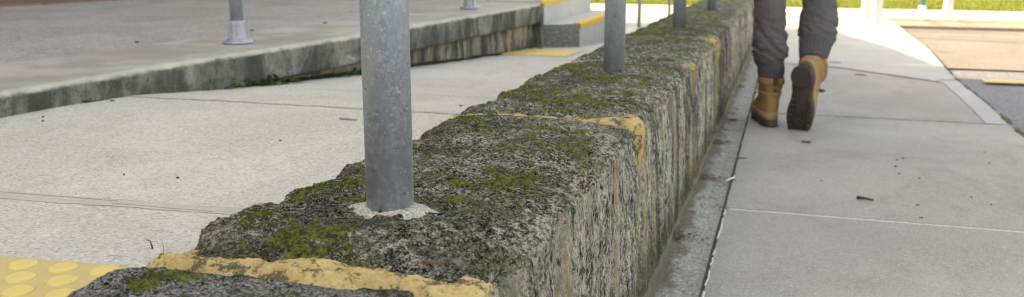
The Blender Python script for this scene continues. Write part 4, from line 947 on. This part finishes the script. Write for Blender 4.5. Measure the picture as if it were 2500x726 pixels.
brd=[.13,.12,.14,.13,.065,.055,.075,.085,.05,.058,.045,.038,.028,.03,.058,.045,.038,.028,.03,.06,.035,.024,.06,.035,.024]
# five fingers per hand
for hx,hy,hz,base,sg in ((-.232,3.72,.88,13,1),(.248,3.50,.87,18,-1)):
    for q,(dy,L) in enumerate([(.028,.045),(.012,.075),(0,.082),(-.012,.076),(-.024,.06)]):
        i0=len(bv); d=Vector((0.01*sg,dy*.4,-1)).normalized(); 
        if q==0: d=Vector((.35*sg,.75,-.6)).normalized()
        p1=Vector((hx,hy+dy,hz-.045 if q else hz-.015)); bv.append(tuple(p1)); bv.append(tuple(p1+d*L*.5)); bv.append(tuple(p1+d*L*.95+Vector((.012*sg,0,.003))))
        be+= [(base,i0),(i0,i0+1),(i0+1,i0+2)]; brd+=[.011,.0085,.007]
m=bpy.data.meshes.new('body'); m.from_pydata(bv,be,[]); m.update()
body=obj('body',m,MAT['skin'],person)
md=body.modifiers.new('skin','SKIN')
bm=bmesh.new(); bm.from_mesh(m); sl=bm.verts.layers.skin.verify()
for i,v in enumerate(bm.verts):
    v[sl].radius=(brd[i],brd[i]*(.72 if i<4 else 1)); v[sl].use_root=(i==0)
bm.to_mesh(m); bm.free(); sd=body.modifiers.new('sub','SUBSURF'); sd.levels=1; sd.render_levels=1
# jacket
jp=[(.012,3.55,.92),(.012,3.555,1.05),(.012,3.57,1.2),(.012,3.575,1.33),(.012,3.58,1.42),(.012,3.585,1.48),(.012,3.59,1.52)]; jr=[(.185,.13),(.175,.125),(.18,.13),(.19,.13),(.17,.11),(.10,.085),(.072,.072)]
Vj,Fj=leg_loft(jp,jr,22,'j',[1]*7,72,60)
parts=[(Vj,Fj)]
for a,b_ in (([(-.10,3.58,1.41),(-.155,3.58,1.38),(-.205,3.57,1.25),(-.237,3.60,1.12),(-.236,3.69,.96)],5),([(.125,3.58,1.41),(.18,3.58,1.38),(.226,3.55,1.25),(.252,3.50,1.12),(.251,3.492,.95)],6)):
    Va,Fa=leg_loft(a,[(.06,.06),(.075,.072),(.06,.06),(.052,.054),(.042,.044)],b_,'a',[1]*5,40,50); parts.append((Va,Fa))
off=0;VV=[];FF=[]
for a,b_ in parts: VV.append(a);FF.append(b_+off);off+=len(a)
obj('jacket',fastmesh('jacket',np.concatenate(VV),np.concatenate(FF)),MAT['jacket'],person)
hm=lathe([(.002,.118),(.04,.11),(.072,.085),(.086,.045),(.088,0),(.082,-.04),(.07,-.075)],32,'hair'); 
ho=obj('hair',hm,MAT['hair'],person,smooth=True); ho.location=(.012,3.60,1.665); ho.scale=(.98,1.08,1)

# ------------------------------------------------------------------ light, sky, camera
w=bpy.data.worlds.new('World'); S.world=w; w.use_nodes=True; nt=w.node_tree
sky=nt.nodes.new('ShaderNodeTexSky'); sky.sky_type='NISHITA'; sky.sun_disc=False
EL=math.radians(45); travel=Vector((1,-.12,0)).normalized()
tosun=Vector((-travel.x*math.cos(EL),-travel.y*math.cos(EL),math.sin(EL)))
sky.sun_elevation=EL; sky.sun_rotation=math.atan2(tosun.x,tosun.y); sky.air_density=1.0; sky.dust_density=2.0; sky.ozone_density=1.0
bg=nt.nodes['Background']; nt.links.new(sky.outputs[0],bg.inputs[0]); bg.inputs[1].default_value=.15
sl_=bpy.data.lights.new('sun','SUN'); sl_.energy=2.0; sl_.angle=math.radians(.53); sl_.color=(1,.94,.84)
so=bpy.data.objects.new('sun',sl_); C.objects.link(so); so.rotation_euler=(-tosun).to_track_quat('-Z','Y').to_euler()
cam=bpy.data.cameras.new('camera'); co=bpy.data.objects.new('camera',cam); C.objects.link(co); S.camera=co
cam.sensor_width=36; cam.lens=2246/2500*36; cam.clip_start=.02; cam.clip_end=2000
co.location=(0,0,.65); co.rotation_euler=(math.radians(90)-math.atan(.228),0,math.radians(16.5))
cam.dof.use_dof=True; cam.dof.focus_distance=1.08; cam.dof.aperture_fstop=8.5
S.view_settings.view_transform='Standard'; S.view_settings.look='None'; S.view_settings.gamma=1; S.view_settings.exposure=2.4
S.view_settings.use_white_balance=True; S.view_settings.white_balance_temperature=11600; S.view_settings.white_balance_tint=12
S.render.resolution_x=1024; S.render.resolution_y=297
S.render.engine='CYCLES'; S.cycles.filter_width=1.1
